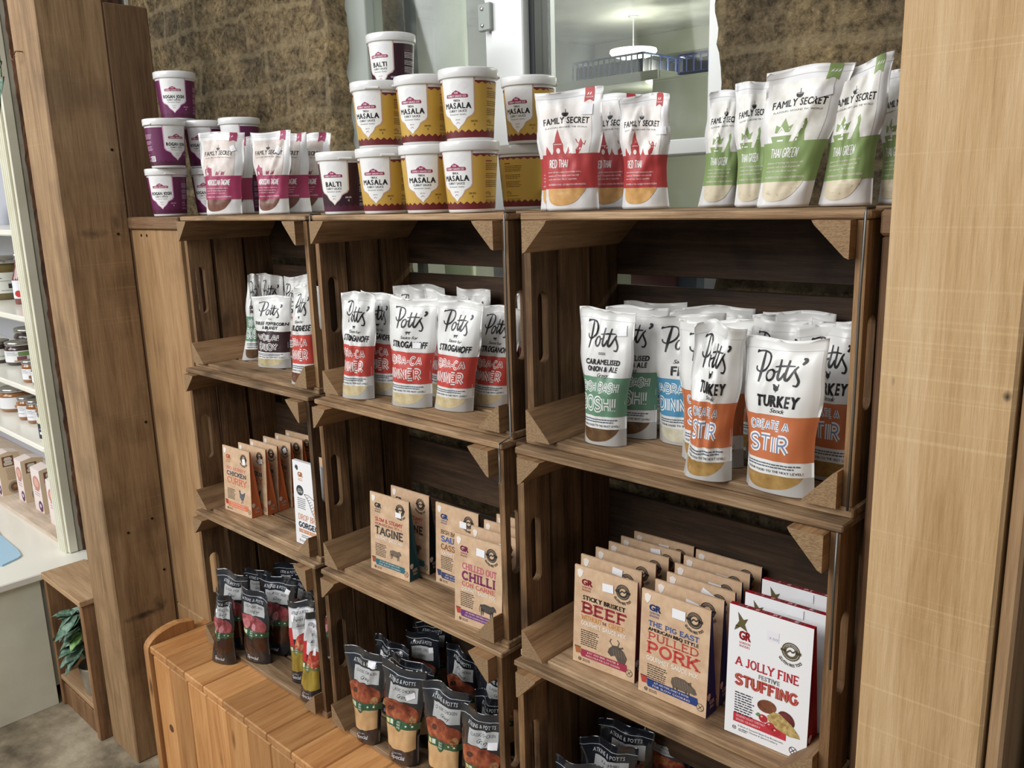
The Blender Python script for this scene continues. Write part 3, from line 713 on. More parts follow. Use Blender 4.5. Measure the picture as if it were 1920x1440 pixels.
    d.text('GR', 23, 127, 9.5, A[0], width=19, bold=.03); d.text('GORDON', 22, 122, 3.2, A[0], width=16, bold=0); d.text('RHODES', 22, 117.5, 3.2, A[0], width=15, bold=0)
    badge(d, 85, 134, 11.5, (52, 46, 42), (200, 160, 120))
    SR = (196, 62, 52)
    if kind == 'beef':
        d.text('STICKY BRISKET', 16, 104, 7, DK, width=74, align='l', bold=.03); d.text('BEEF', 14, 82, 19, (158, 32, 44), width=78, font='slab', wt=.2, align='l')
        d.text('WITHOUT', 14, 72, 8, (214, 138, 66), width=36, font='slab', wt=.15, align='l'); d.text('THE', 55, 73, 5, (150, 60, 80), width=8); d.text('GRIEF', 62, 72, 8, (214, 138, 66), width=28, font='slab', wt=.15, align='l')
        d.text('GOURMET SAUCE MIX', 14, 63, 6.5, (238, 226, 212), width=78, font='slab', wt=.16, align='l'); oxhead(d, 76, 38, 1.15, (84, 72, 62), (176, 142, 108)); rib = ['JUST ADD BEEF, WATER &', 'MAPLE SYRUP FOR SLOW COOKING']
    elif kind == 'pork':
        d.text('THE PIG EAST', 13, 104, 8, (70, 90, 150), width=80, font='slab', wt=.2, align='l'); d.text('AMERICAN BBQ STYLE', 13, 97, 5, DK, width=80, align='l', bold=.03)
        d.text('PULLED', 13, 83, 12, SR, width=80, font='slab', wt=.15, align='l'); d.text('PORK', 12, 62, 19, (204, 56, 48), width=82, font='slab', wt=.19, align='l')
        d.text('GOURMET SAUCE MIX', 12, 52, 7, (238, 226, 212), width=82, font='slab', wt=.16, align='l'); pig(d, 72, 34, 1.05, (98, 82, 68), (186, 150, 112)); rib = ['JUST ADD PORK, HONEY & WATER', 'FOR SLOW COOKING']
    elif kind == 'chilli':
        d.text('CHILLED OUT', 18, 96, 12, (204, 96, 112), width=78, font='slab', wt=.15, align='l'); d.text('CHILLI', 17, 77, 17, (128, 36, 84), width=76, font='slab', wt=.22, align='l')
        d.text('CON CARNE', 17, 67, 8, (210, 88, 84), width=76, font='slab', wt=.16, align='l'); d.text('GOURMET SAUCE MIX', 17, 59, 6, (238, 226, 212), width=76, font='slab', wt=.16, align='l'); steer(d, 76, 38, 1.0, (66, 60, 58), (170, 140, 108)); rib = ['JUST ADD MEAT, VEGETABLES & WATER', 'FOR SLOW COOKING & EASY PLEASING']
    elif kind == 'tagine':
        d.text('SLOW & STEAMY', 14, 100, 8, SR, width=76, font='slab', wt=.16, align='l'); d.text('MOROCCAN STYLE', 14, 93, 5, (218, 130, 100), width=76, bold=.02, align='l'); d.text('TAGINE', 14, 74, 17, (72, 66, 62), width=78, font='slab', wt=.2, align='l')
        d.text('GOURMET SAUCE MIX', 14, 65, 6.5, (238, 226, 212), width=78, font='slab', wt=.16, align='l'); steer(d, 70, 44, .85, (110, 94, 78), (186, 150, 112)); rib = ['JUST ADD LAMB, VEGETABLES & WATER', 'FOR SLOW COOKING']
    elif kind == 'saus':
        d.text('BISH BASH BOSH', 14, 98, 8, (120, 84, 46), width=80, font='slab', wt=.16, align='l'); d.text('SAUSAGE', 14, 83, 12, (70, 96, 164), width=80, font='slab', wt=.2, align='l'); d.text('CASSOULET', 14, 68, 12, (150, 96, 50), width=80, font='slab', wt=.18, align='l')
        d.text('GOURMET SAUCE MIX', 14, 59, 6.5, (238, 226, 212), width=78, font='slab', wt=.16, align='l'); pig(d, 72, 36, .95, (98, 82, 68), (186, 150, 112)); rib = ['JUST ADD SAUSAGE & BEANS', 'FOR SLOW COOKING']
    else:
        d.text('NO HURRY', 14, 101, 8, (230, 110, 100), width=76, font='slab', wt=.16, align='l'); d.text('CHICKEN', 14, 87, 11, (70, 70, 90), width=78, font='slab', wt=.22, align='l'); d.text('CURRY', 14, 68, 16, (226, 104, 70), width=78, font='slab', wt=.16, align='l')
        hen(d, 72, 46, 1.15, (70, 80, 96), (150, 150, 150)); rib = ['JUST ADD CHICKEN & YOGURT', 'FOR SLOW COOKING']
    d.lines(14, 54 if kind != 'pork' else 45, 46, 8, 3.3, 1.5, DK, seed=7)
    d.poly([(14, 16), (15, 24), (95, 24), (97, 15), (95, 12), (16, 12)], A[1], 3)
    d.text(rib[0], 54, 19.3, 3, (226, 210, 200), width=56, bold=0, lay=4); d.text(rib[1], 54, 14, 3, (226, 210, 200), width=60, bold=0, lay=4)
    d.poly([(3, 26), (14, 26), (13, 16), (6, 15)], {'beef': (176, 92, 40), 'tagine': (160, 78, 40), 'saus': (50, 62, 110)}.get(kind, (190, 52, 44)), 3); d.stroke([(3, 26), (14, 26)], 1.2, DK, 4)
    d.ring(13, 7, 2, 2.8, DK, 3); d.stroke([(11.6, 8), (13, 5.6), (14.6, 9)], .7, DK, 3); d.lines(18, 7.5, 33, 2, 2.4, 1, DK, seed=2)
    d.ell(100, 13, 5.6, 5.6, (206, 172, 134), 4, 20); d.ring(100, 13, 4.8, 5.6, DK, 5); d.stroke([(97, 10), (103, 16)], .9, DK, 5); d.stroke([(97, 16), (103, 10)], .9, DK, 5)
    INV[kind] = d.finish(1, 1); return d

def side_art(key, logo):
    k = 'side_' + key
    if k in INV: return INV[k]
    d = Design(30, 60, .5)
    d.poly([(4, 24), (3, 31), (8, 34), (13, 31), (12, 25), (8, 21)], logo, 2); d.text('GR', 17, 14, 7, logo, width=15, bold=.03); d.lines(11, 10, 24, 2, 2.6, 1.2, logo, seed=2)
    INV[k] = d.finish(1, 1); return d

# dark gravy pouches
def dark_art(kind):
    if kind in INV: return INV[kind]
    d = Design(105, 180, .28)
    d.stroke([(0, 165), (105, 165)], .8, (200, 204, 210), 2)
    GRY = (176, 178, 178)
    meat = {'chick': noisy('roast_chicken_print', (92, 34, 20), (196, 104, 66), 34, .3, c3=(150, 66, 38)), 'beefg': noisy('roast_beef_print', (70, 30, 26), (196, 96, 100), 30, .3, c3=(150, 62, 66)),
            'tomato': noisy('pasta_print', (150, 34, 30), (224, 170, 120), 34, .3, c3=(196, 62, 48)), 'korma': noisy('curry_print', (40, 60, 34), (206, 150, 60), 34, .3, c3=(150, 40, 40))}[kind]
    if kind == 'tomato': d.rect(0, 100, 105, 164, (206, 206, 210), 2)
    d.text('ATKINS & POTTS', 54, 153, 7, (206, 210, 214) if kind != 'tomato' else (50, 54, 60), width=62, bold=.0, lay=4)
    d.rect(28, 122, 92, 149, (GRY), 3)
    t = {'chick': ['CLASSIC CHICKEN', 'Gravy'], 'beefg': ['CLASSIC BEEF', 'Gravy'], 'korma': ['KASHMIRI', 'KORMA'], 'tomato': ['TOMATO', 'Sauce']}[kind]
    d.text(t[0], 60, 139, 5.6, (50, 52, 58), width=52 if kind != 'korma' else 34, bold=0, lay=4)
    if t[1] == 'KORMA': d.text('KORMA', 60, 131, 5.6, (50, 52, 58), width=26, bold=0, lay=4); d.text('CURRY SAUCE', 60, 125, 4, (50, 52, 58), width=30, bold=0, lay=4, shear=.2)
    else: d.text(t[1], 60, 127.5, 7.5, (50, 52, 58), width=24, bold=0, lay=4, shear=.45, track=0)
    if kind in ('chick', 'beefg', 'korma'):
        d.poly(catmull([(2, 84), (6, 104), (14, 114), (28, 120), (52, 121), (76, 118), (94, 110), (98, 96), (92, 80), (60, 78), (30, 80)], 4), meat, 2)
        if kind == 'chick': d.ell(34, 104, 9, 5, (84, 44, 34), 3, 14, .3); d.ell(88, 90, 8, 9, noisy('onion_print', (120, 70, 36), (200, 150, 96), 120, .3), 3, 14)
        if kind == 'beefg':
            d.ell(34, 98, 16, 12, noisy('sliced_beef_print', (176, 84, 88), (214, 130, 130), 60, .3), 3, 18, .5); d.ell(62, 92, 8, 13, (206, 132, 142), 3, 16, -.3)
    else:
        d.poly([(0, 80), (0, 118), (28, 124), (40, 96), (50, 78)], (196, 34, 36), 3); d.poly(catmull([(44, 82), (52, 104), (74, 114), (100, 108), (104, 84), (80, 76)], 4), meat, 4)
    GB = (52, 92, 62) if kind != 'tomato' else (110, 120, 62)
    d.rect(0, 72, 105, 86, GB, 3); d.ell(54, 77, 11, 12, GB, 3, 20)
    d.rect(16, 75, 26, 83, (214, 206, 130), 4); d.rect(28, 75, 38, 83, (206, 214, 190), 4)
    for i, t2 in enumerate(['JUST', 'HEAT', 'POUR']): d.text(t2, 54, 80.5 - i * 5, 3.4, (210, 224, 206), width=11, bold=.02, lay=5)
    for q in (76, 90): d.ell(q, 79, 2.6, 1.8, (210, 224, 206), 4, 8)
    liqm = {'chick': noisy('chicken_gravy', (206, 160, 104), (222, 180, 124), 20, .2, coat=.4), 'beefg': noisy('beef_gravy', (50, 26, 16), (84, 44, 26), 20, .2, coat=.4), 'tomato': noisy('golden_sauce', (150, 122, 30), (176, 148, 44), 20, .2, coat=.4), 'korma': noisy('korma_sauce', (160, 120, 40), (190, 150, 60), 20, .2, coat=.4)}[kind]
    d.rect(6, 34, 99, 73, liqm, 2)
    d.poly(catmull([(6, 34.2), (30, 30), (54, 29), (80, 31), (99, 34.2)], 4), liqm, 2)
    if kind != 'beefg':
        d.text('SOMETHING', 50, 21, 2.4, (200, 200, 204), width=30, bold=0); 
    d.text('Special', 50, 11, 9, (214, 214, 218), width=44, bold=.0, lay=3, shear=.4, track=0)
    INV[kind] = d.finish(24, 38); return d

# wrap-round tub label: x = arc length in mm from the middle of the white panel
def tub_art(kind):
    k = 'tub_' + kind
    if k in INV: return INV[k]
    d = Design(246, 109, .38)
    base = {'masala': (200, 156, 54), 'rogan': (104, 28, 78), 'balti': (52, 16, 34)}[kind]
    zig = {'masala': (112, 26, 28), 'rogan': (84, 20, 56), 'balti': (84, 26, 52)}[kind]
    cx = 123
    d.rect(0, 5, 246, 89, base, 1)
    def zz(y, a, up, c):
        n = 44; P = []
        for i in range(n + 1): P.append((246 * i / n, y + (a if i % 2 else 0)))
        d.poly(P + ([(246, y - 8 * up), (0, y - 8 * up)] if up > 0 else [(246, y + 5), (0, y + 5)]), c, 2)
    zz(13, 4, 1, zig)
    if kind == 'masala':
        zz(84, 3, -1, zig)
    pw = 26
    prof = [(-pw, 96), (-pw, 44), (-pw + 3, 39), (-pw + 9, 36), (-14, 34), (-12, 30), (-9, 26), (-4, 22), (0, 17)]
    out = prof + [(-x, y) for x, y in prof[-2::-1]]
    line = [(cx + x * 1.05, y - (1.0 if abs(x) < pw else 0)) for x, y in out]
    d.poly([(cx + x * 1.08, y - 1.4) for x, y in out], {'masala': (196, 150, 120), 'rogan': (214, 150, 190), 'balti': (206, 170, 150)}[kind], 3)
    d.poly([(cx + x, y) for x, y in out], WHITE, 4)
    # dark wedge beneath the panel point
    for x0, r0, h0 in ((-2, 10, 0), (8, 8, -3), (13, 7, 9)): d.ell(cx + x0, 80 + h0 * .3, r0 * .7, r0 * .8, (222, 222, 224), 5, 14)
    MG = (160, 30, 84)
    d.poly([(cx - 17, 64), (cx + 17, 64), (cx + 18, 66), (cx + 17, 69), (cx + 8, 69.5), (cx + 6, 72), (cx, 75), (cx - 6, 72), (cx - 8, 69.5), (cx - 17, 69), (cx - 18, 66)], MG, 6)
    d.text('THE', cx, 70, 2.2, WHITE, width=6, bold=.02, lay=7); d.text('CURRY SAUCE CO', cx, 65.2, 2.8, WHITE, width=30, bold=.02, lay=7)
    if kind == 'masala': d.text('TIKKA', cx, 58.5, 3.2, BLACK, width=11, bold=.02, lay=6); nm = 'MASALA'; w = 44
    else: nm = 'ROGAN JOSH' if kind == 'rogan' else 'BALTI'; w = 46 if kind == 'rogan' else 30
    d.text(nm, cx, 48.5, 8.5 if kind != 'rogan' else 7.2, BLACK, width=w, bold=.03, lay=6)
    d.text('CURRY SAUCE', cx, 43, 3.6, BLACK, width=30, bold=.01, lay=6); d.text('Restaurant Quality', cx, 38.6, 2.6, (120, 118, 122), width=28, bold=0, lay=6, shear=.3)
    d.text('SERVES', cx, 31, 1.6, (120, 118, 122), width=8, bold=0, lay=6); d.stroke([(cx - 3, 26), (cx, 28), (cx + 3, 26)], .6, MG, 6)
    ink = {'masala': (120, 84, 24), 'rogan': (214, 170, 200), 'balti': (220, 206, 210)}[kind]
    d.text('SERVES', cx + 26, 28, 2.6, ink, width=11, bold=.02, lay=4); d.text('4', cx + 26, 22, 4.5, ink, width=3, bold=0, lay=4)
    for x0 in (cx + 48, cx - 86):
        d.rect(x0, 77, x0 + 12, 78.6, (150, 40, 60), 4); d.lines(x0, 73, x0 + 34, 4, 2.8, 1.1, ink, 4, 3); d.lines(x0, 58, x0 + 30, 3, 2.8, 1.1, ink, 4, 4)
        d.lines(x0, 47, x0 + 32, 4, 2.8, 1.1, ink, 4, 5); d.text('475g', x0, 27, 4.6, ink, width=11, bold=.0, lay=4, align='l'); d.lines(x0, 23, x0 + 28, 1, 3, 1.1, ink, 4, 6); d.lines(x0, 17.5, x0 + 30, 2, 2.8, 1, ink, 4, 8)
    if kind == 'rogan':
        d.rect(cx - 66, 14, cx - 52, 26, WHITE, 4)
        for q in range(7): d.rect(cx - 64.6 + q * 1.6, 15, cx - 64 + q * 1.6, 25, BLACK, 5)
    INV[k] = d.finish(60, 1, clip=False); return d
# ------------------------------------------------------------------ product builders
def sm(a, b, x):
    t = np.clip((x - a) / (b - a), 0, 1); return t * t * (3 - 2 * t)

def nz(x, y, s):
    return noise.noise(Vector((x, y, s)))

def pouch(name, design, film, pos, rz, bl, br, tl, hl, tr, hr, seed, label, cat, group, depth=.019, crumple=1.0, sticker=None, zip_line=False):
    root = empty(name, pos, rz, label, cat, group)
    NU, NV = 24, 38
    R = random.Random(seed)
    ph = R.random() * 6.28; amp = (.003 + R.random() * .004) * crumple; fold = R.random() * .5 + .25; fs = R.choice((-1, 1)); lean = (R.random() - .3) * .008
    k2 = 1.0 + R.random() * .8
    G = np.zeros((NV + 1, NU + 1, 3)); B = np.zeros((NV + 1, NU + 1, 3))
    for j in range(NV + 1):
        v = j / NV
        pinch = -.006 * math.sin(math.pi * min(1, v * 1.05)) + .006 * math.exp(-((v - .62) / .16) ** 2) * (1 if R else 0)
        L = bl + (tl - bl) * v ** .9 - pinch; Rr = br + (tr - br) * v ** .9 + pinch
        for i in range(NU + 1):
            u = i / NU
            h = hl + (hr - hl) * u
            tw = .0022 * crumple * math.sin(5.5 * u + ph) * max(0, v - .8) * 5
            z = v * h + tw
            x = L + (Rr - L) * u
            t = math.sqrt(max(0.0, 1 - abs((2 * u - 1) / .93) ** 2.3))
            g = 1.0 if v < .3 else math.cos(math.pi / 2 * min(1, (v - .3) / .64)) ** .75 if v < .94 else 0.0
            g *= .86 + .14 * min(1, v / .12)
            wave = amp * math.sin(2 * math.pi * k2 * u + ph) * max(0, v - .45) / .55
            bend = lean * v
            m = (t * .8 + .2) * min(1, v * 6) * (1 if v < .93 else .25)
            wr = (nz(u * 3.2 + seed, v * 4.2, seed * .37) * .0042 + nz(u * 8 + 3 * seed, v * 9, seed * .11) * .0022) * crumple * m
            # one diagonal crease in the upper part
            dd = (u - fold) * fs + (v - .7) * .55
            wr += -.0034 * crumple * math.exp(-(dd / .035) ** 2) * m * sm(.35, .6, v) * (1 - sm(.86, .95, v))
            G[j, i] = (x, -depth * t * g + wave + bend + wr, z)
            B[j, i] = (x, depth * .85 * t * g + wave + bend + (.0006 if 0 < i < NU and v < .99 else 0) - .2 * wr, z)
    low = min(G[0, :, 2].min(), B[0, :, 2].min())
    V = []; F = []
    def gi(j, i): return j * (NU + 1) + i
    V += [tuple(p) for p in G.reshape(-1, 3)]
    nb = len(V); V += [tuple(p) for p in B.reshape(-1, 3)]
    for j in range(NV):
        for i in range(NU):
            F.append([gi(j, i), gi(j, i + 1), gi(j + 1, i + 1), gi(j + 1, i)])
            F.append([nb + gi(j, i), nb + gi(j + 1, i), nb + gi(j + 1, i + 1), nb + gi(j, i + 1)])
    # folded base between the two sheets
    nc = len(V)
    for i in range(NU + 1):
        a, b = G[0, i], B[0, i]; V.append(((a[0] + b[0]) / 2, (a[1] + b[1]) / 2, .010 * math.sin(math.pi * i / NU)))
    for i in range(NU):
        F.append([gi(0, i), nc + i, nc + i + 1, gi(0, i + 1)]); F.append([nb + gi(0, i), nb + gi(0, i + 1), nc + i + 1, nc + i])
    # side and top seams
    for j in range(NV):
        F.append([gi(j, 0), gi(j + 1, 0), nb + gi(j + 1, 0), nb + gi(j, 0)]); F.append([gi(j, NU), nb + gi(j, NU), nb + gi(j + 1, NU), gi(j + 1, NU)])
    for i in range(NU): F.append([gi(NV, i), gi(NV, i + 1), nb + gi(NV, i + 1), nb + gi(NV, i)])
    pb = mesh_obj('pouch_body', V, F, film, parent=root, smooth=True)
    # print follows the front sheet
    dv, df, dm = design.done
    du = np.gradient(G, axis=1); dw = np.gradient(G, axis=0); Nn = np.cross(du, dw); Nn /= (np.linalg.norm(Nn, axis=2, keepdims=True) + 1e-12)
    def surf(uu, vv, off):
        a = np.clip(uu * NU, 0, NU - 1e-6); b = np.clip(vv * NV, 0, NV - 1e-6)
        i = a.astype(int); j = b.astype(int); fa = (a - i)[:, None]; fb = (b - j)[:, None]
        def bil(A): return A[j, i] * (1 - fa) * (1 - fb) + A[j, i + 1] * fa * (1 - fb) + A[j + 1, i] * (1 - fa) * fb + A[j + 1, i + 1] * fa * fb
        return bil(G) + bil(Nn) * off[:, None]
    off = .00028 + dv[:, 2] * .00011
    P = surf(dv[:, 0] / design.w, dv[:, 1] / design.h, off)
    mesh_obj('front_print', P, df, design.mats, dm, parent=root, smooth=True)
    if sticker:
        su, sv, sw, shh, sa = sticker
        q = []; n = 5
        for b in range(n + 1):
            for a in range(n + 1):
                x = (a / n - .5) * sw; y = (b / n - .5) * shh
                q.append((su + (x * math.cos(sa) - y * math.sin(sa)) / .105, sv + (x * math.sin(sa) + y * math.cos(sa)) / .18))
        q = np.array(q); Q = surf(q[:, 0], q[:, 1], np.full(len(q), .0014))
        fsx = [[b * (n + 1) + a, b * (n + 1) + a + 1, (b + 1) * (n + 1) + a + 1, (b + 1) * (n + 1) + a] for b in range(n) for a in range(n)]
        o = mesh_obj('price_sticker', Q, fsx, plain('sticker_paper', (232, 232, 236), .6), parent=pb, smooth=True)
    return root

FILM = {'white': plain('white_pouch_film', (218, 218, 215), .38, coat=.25), 'frost': plain('milky_pouch_film', (220, 220, 220), .42, coat=.15), 'navy': plain('charcoal_pouch_film', (30, 34, 42), .2, coat=.9)}

def carton(name, kind, pos, rz, w, h, db, dt, lean, face, side, label, group, seed=1, sticker=None, top=None, logo=(222, 200, 180), body2=None):
    root = empty(name, pos, rz, label, 'box', group)
    a = w / 2
    V = [(-a, 0, 0), (a, 0, 0), (a, lean, h), (-a, lean, h), (-a, db, 0), (a, db, 0), (a, lean + dt, h), (-a, lean + dt, h)]
    # mid fold line on the tapering sides
    V += [(a - .002, db * .5, h * .45), (-a + .002, db * .5, h * .45)]
    F = [[0, 1, 2, 3], [5, 4, 7, 6], [1, 8, 2], [1, 5, 8], [5, 6, 8], [2, 8, 6], [0, 3, 9], [0, 9, 4], [4, 9, 7], [3, 7, 9], [3, 2, 6, 7], [0, 4, 5, 1]]
    M = [0, 0, 1, 1, 1, 1, 1, 1, 1, 1, 1 if top else 0, 1]
    cbd = mesh_obj('carton_body', V, F, [face, side], M, parent=root)
    art = carton_art(kind); dv, df, dm = art.done
    n = Vector((0, -h, lean)).normalized()
    P = [(x / art.w * w - a, lean * y / art.h + n.y * (.0002 + l * .00008), y / art.h * h + n.z * .0002) for x, y, l in dv]
    mesh_obj('front_print', P, df, art.mats, dm, parent=root)
    sd = side_art('%d_%d_%d' % logo, logo); dv, df, dm = sd.done
    P = [(a + .0003 - .0010 * (y / 1000) / h, x / 1000 * db / .032 + .0, y / 1000 * .9 + .004) for x, y, l in dv]
    P = [(p[0] + .0001 * l[2], p[1], p[2]) for p, l in zip(P, dv)]
    mesh_obj('side_logo', P, df, sd.mats, dm, parent=root)
    if top:
        k = 'top_strip'
        if k not in INV:
            d = Design(111, 9, .4); d.text('ROAST CHESTNUT & SPICED CRANBERRY', 55, 2.2, 4.6, (244, 226, 226), width=88, bold=.02, shear=.2); INV[k] = d.finish(1, 1)
        d = INV[k]; dv, df, dm = d.done
        P = [(x / 111 * w - a, lean + y / 9 * dt, h + .0003) for x, y, l in dv]
        mesh_obj('top_print', P, df, d.mats, dm, parent=root)
    if sticker:
        su, sv, sw, shh, sa = sticker
        q = []
        for x, y in ((-1, -1), (1, -1), (1, 1), (-1, 1)):
            xx = x * sw / 2; yy = y * shh / 2
            px = su * w - a + xx * math.cos(sa) - yy * math.sin(sa); pz = sv * h + xx * math.sin(sa) + yy * math.cos(sa)
            q.append((px, lean * pz / h - .0012, pz))
        mesh_obj('price_sticker', q, [[0, 1, 2, 3]], plain('sticker_paper', (232, 232, 236), .6), parent=cbd)
    return root

TUB_BODY = plain('white_tub_plastic', (222, 222, 221), .32, coat=.2)
_tub = {}
def tub(kind, x, y, z, face, label, group):
    """face = direction the white panel looks, radians from -Y"""
    root = empty('sauce_tub', (x, y, z), face, label, 'tub', group)
    if kind not in _tub:
        b = MB().lathe([(.0355, 0), (.0365, .001), (.0372, .004), (.0440, .094), (.0440, .099)], 40)
        l = MB().lathe([(.0446, .0935), (.0464, .0935), (.0472, .095), (.0475, .1065), (.0468, .1085), (.0452, .1090), (.0440, .1082), (.0432, .1068), (.0, .1066)][:-1] + [(.002, .1068)], 48)
        d = tub_art(kind); dv, df, dm = d.done
        P = []
        for px, pz, lay in dv:
            th = (px - 123) / 246 * 2 * math.pi * .985
            zz = pz / 1000; r = .0372 + (.0440 - .0372) * (zz - .004) / .09 + .00022 + lay * .00009
            P.append((r * math.sin(th), -r * math.cos(th), zz))
        bo = b.build('tub_body', TUB_BODY, root, True); lo = l.build('lid', TUB_BODY, root, False)
        for pl in lo.data.polygons: pl.use_smooth = len(pl.vertices) == 4
        # snap tab on the lid rim
        t = MB().box(-.012, .012, -.0490, -.0455, .0945, .098, .001); to = t.build('lid_tab', TUB_BODY, lo)
        to.rotation_euler = (0, 0, .6)
        po = mesh_obj('wrap_label', P, df, d.mats, dm, parent=root, smooth=True)
        _tub[kind] = (bo.data, lo.data, po.data, to.data)
    else:
        bd, ld, pd_, td = _tub[kind]
        link(bpy.data.objects.new('tub_body', bd), root); l2 = link(bpy.data.objects.new('lid', ld), root); link(bpy.data.objects.new('wrap_label', pd_), root)
        t = link(bpy.data.objects.new('lid_tab', td), l2); t.rotation_euler = (0, 0, RND.random() * 6)
    return root

# ------------------------------------------------------------------ the place: walls, floor, window, room behind
FLOOR = -1.45
WALLY = .30
def struct(o): o['kind'] = 'structure'; return o

def stone_mat():
    m = bpy.data.materials.new('rubble_stone'); m.use_nodes = True; nt = m.node_tree; N = nt.nodes; L = nt.links
    b = N['Principled BSDF']; b.inputs['Roughness'].default_value = .9; b.inputs['Specular IOR Level'].default_value = .15
    tc = N.new('ShaderNodeTexCoord')
    mp = N.new('ShaderNodeMapping'); mp.inputs['Scale'].default_value = (1, 1, 1); L.new(tc.outputs['Object'], mp.inputs['Vector'])
    # wobble the courses
    nw = N.new('ShaderNodeTexNoise'); nw.inputs['Scale'].default_value = 5; nw.inputs['Detail'].default_value = 3; L.new(mp.outputs[0], nw.inputs['Vector'])
    sc = N.new('ShaderNodeVectorMath'); sc.operation = 'SCALE'; sc.inputs['Scale'].default_value = .06; L.new(nw.outputs['Color'], sc.inputs[0])
    ad = N.new('ShaderNodeVectorMath'); L.new(mp.outputs[0], ad.inputs[0]); L.new(sc.outputs[0], ad.inputs[1])
    sx = N.new('ShaderNodeSeparateXYZ'); L.new(ad.outputs[0], sx.inputs[0]); cx = N.new('ShaderNodeCombineXYZ')
    sxy = N.new('ShaderNodeMath'); L.new(sx.outputs[0], sxy.inputs[0]); L.new(sx.outputs[1], sxy.inputs[1])
    L.new(sxy.outputs[0], cx.inputs[0]); L.new(sx.outputs[2], cx.inputs[1])
    br = N.new('ShaderNodeTexBrick'); br.inputs['Scale'].default_value = 1.0; br.inputs['Brick Width'].default_value = .17; br.inputs['Row Height'].default_value = .085
    br.inputs['Mortar Size'].default_value = .010; br.inputs['Mortar Smooth'].default_value = .6; br.offset = .43
    br.inputs['Color1'].default_value = (1, 1, 1, 1); br.inputs['Color2'].default_value = (.45, .45, .45, 1); br.inputs['Mortar'].default_value = (0, 0, 0, 1)
    L.new(cx.outputs[0], br.inputs['Vector'])
    n1 = N.new('ShaderNodeTexNoise'); n1.inputs['Scale'].default_value = 58; n1.inputs['Detail'].default_value = 12; n1.inputs['Roughness'].default_value = .8; L.new(tc.outputs['Object'], n1.inputs['Vector'])
    n2 = N.new('ShaderNodeTexNoise'); n2.inputs['Scale'].default_value = 7; n2.inputs['Detail'].default_value = 4; L.new(tc.outputs['Object'], n2.inputs['Vector'])
    r1 = N.new('ShaderNodeValToRGB'); e = r1.color_ramp.elements
    e[0].position = .36; e[0].color = lin((78, 70, 58)); e[1].position = .66; e[1].color = lin((226, 212, 180))
    for p, c in ((.44, (128, 118, 100)), (.51, (162, 148, 124)), (.58, (188, 172, 142))): q = e.new(p); q.color = lin(c)
    L.new(n1.outputs['Fac'], r1.inputs['Fac'])
    r2 = N.new('ShaderNodeValToRGB'); e = r2.color_ramp.elements; e[0].position = .35; e[0].color = lin((168, 160, 150)); e[1].position = .65; e[1].color = lin((250, 232, 196)); L.new(n2.outputs['Fac'], r2.inputs['Fac'])
    mu = N.new('ShaderNodeMix'); mu.data_type = 'RGBA'; mu.blend_type = 'MULTIPLY'; mu.inputs['Factor'].default_value = 1; L.new(r1.outputs[0], mu.inputs['A']); L.new(r2.outputs[0], mu.inputs['B'])
    mo = N.new('ShaderNodeMix'); mo.data_type = 'RGBA'; L.new(mu.outputs['Result'], mo.inputs['A']); mo.inputs['B'].default_value = lin((178, 158, 118))
    mf = N.new('ShaderNodeMath'); mf.operation = 'MULTIPLY'; mf.inputs[1].default_value = .4; L.new(br.outputs['Fac'], mf.inputs[0])
    mg = N.new('ShaderNodeMath'); mg.operation = 'MULTIPLY'; L.new(mf.outputs[0], mg.inputs[0]); L.new(n1.outputs['Fac'], mg.inputs[1]); mg2 = N.new('ShaderNodeMath'); mg2.operation = 'MULTIPLY'; mg2.inputs[1].default_value = 1.9; L.new(mg.outputs[0], mg2.inputs[0]); L.new(mg2.outputs[0], mo.inputs['Factor'])
    L.new(mo.outputs['Result'], b.inputs['Base Color'])
    hs = N.new('ShaderNodeMath'); hs.operation = 'MULTIPLY_ADD'; hs.inputs[1].default_value = -.12; L.new(br.outputs['Fac'], hs.inputs[0]); L.new(n1.outputs['Fac'], hs.inputs[2])
    bp = N.new('ShaderNodeBump'); bp.inputs['Strength'].default_value = .8; bp.inputs['Distance'].default_value = .014; L.new(hs.outputs[0], bp.inputs['Height']); L.new(bp.outputs[0], b.inputs['Normal'])
    return m
STONE = stone_mat()

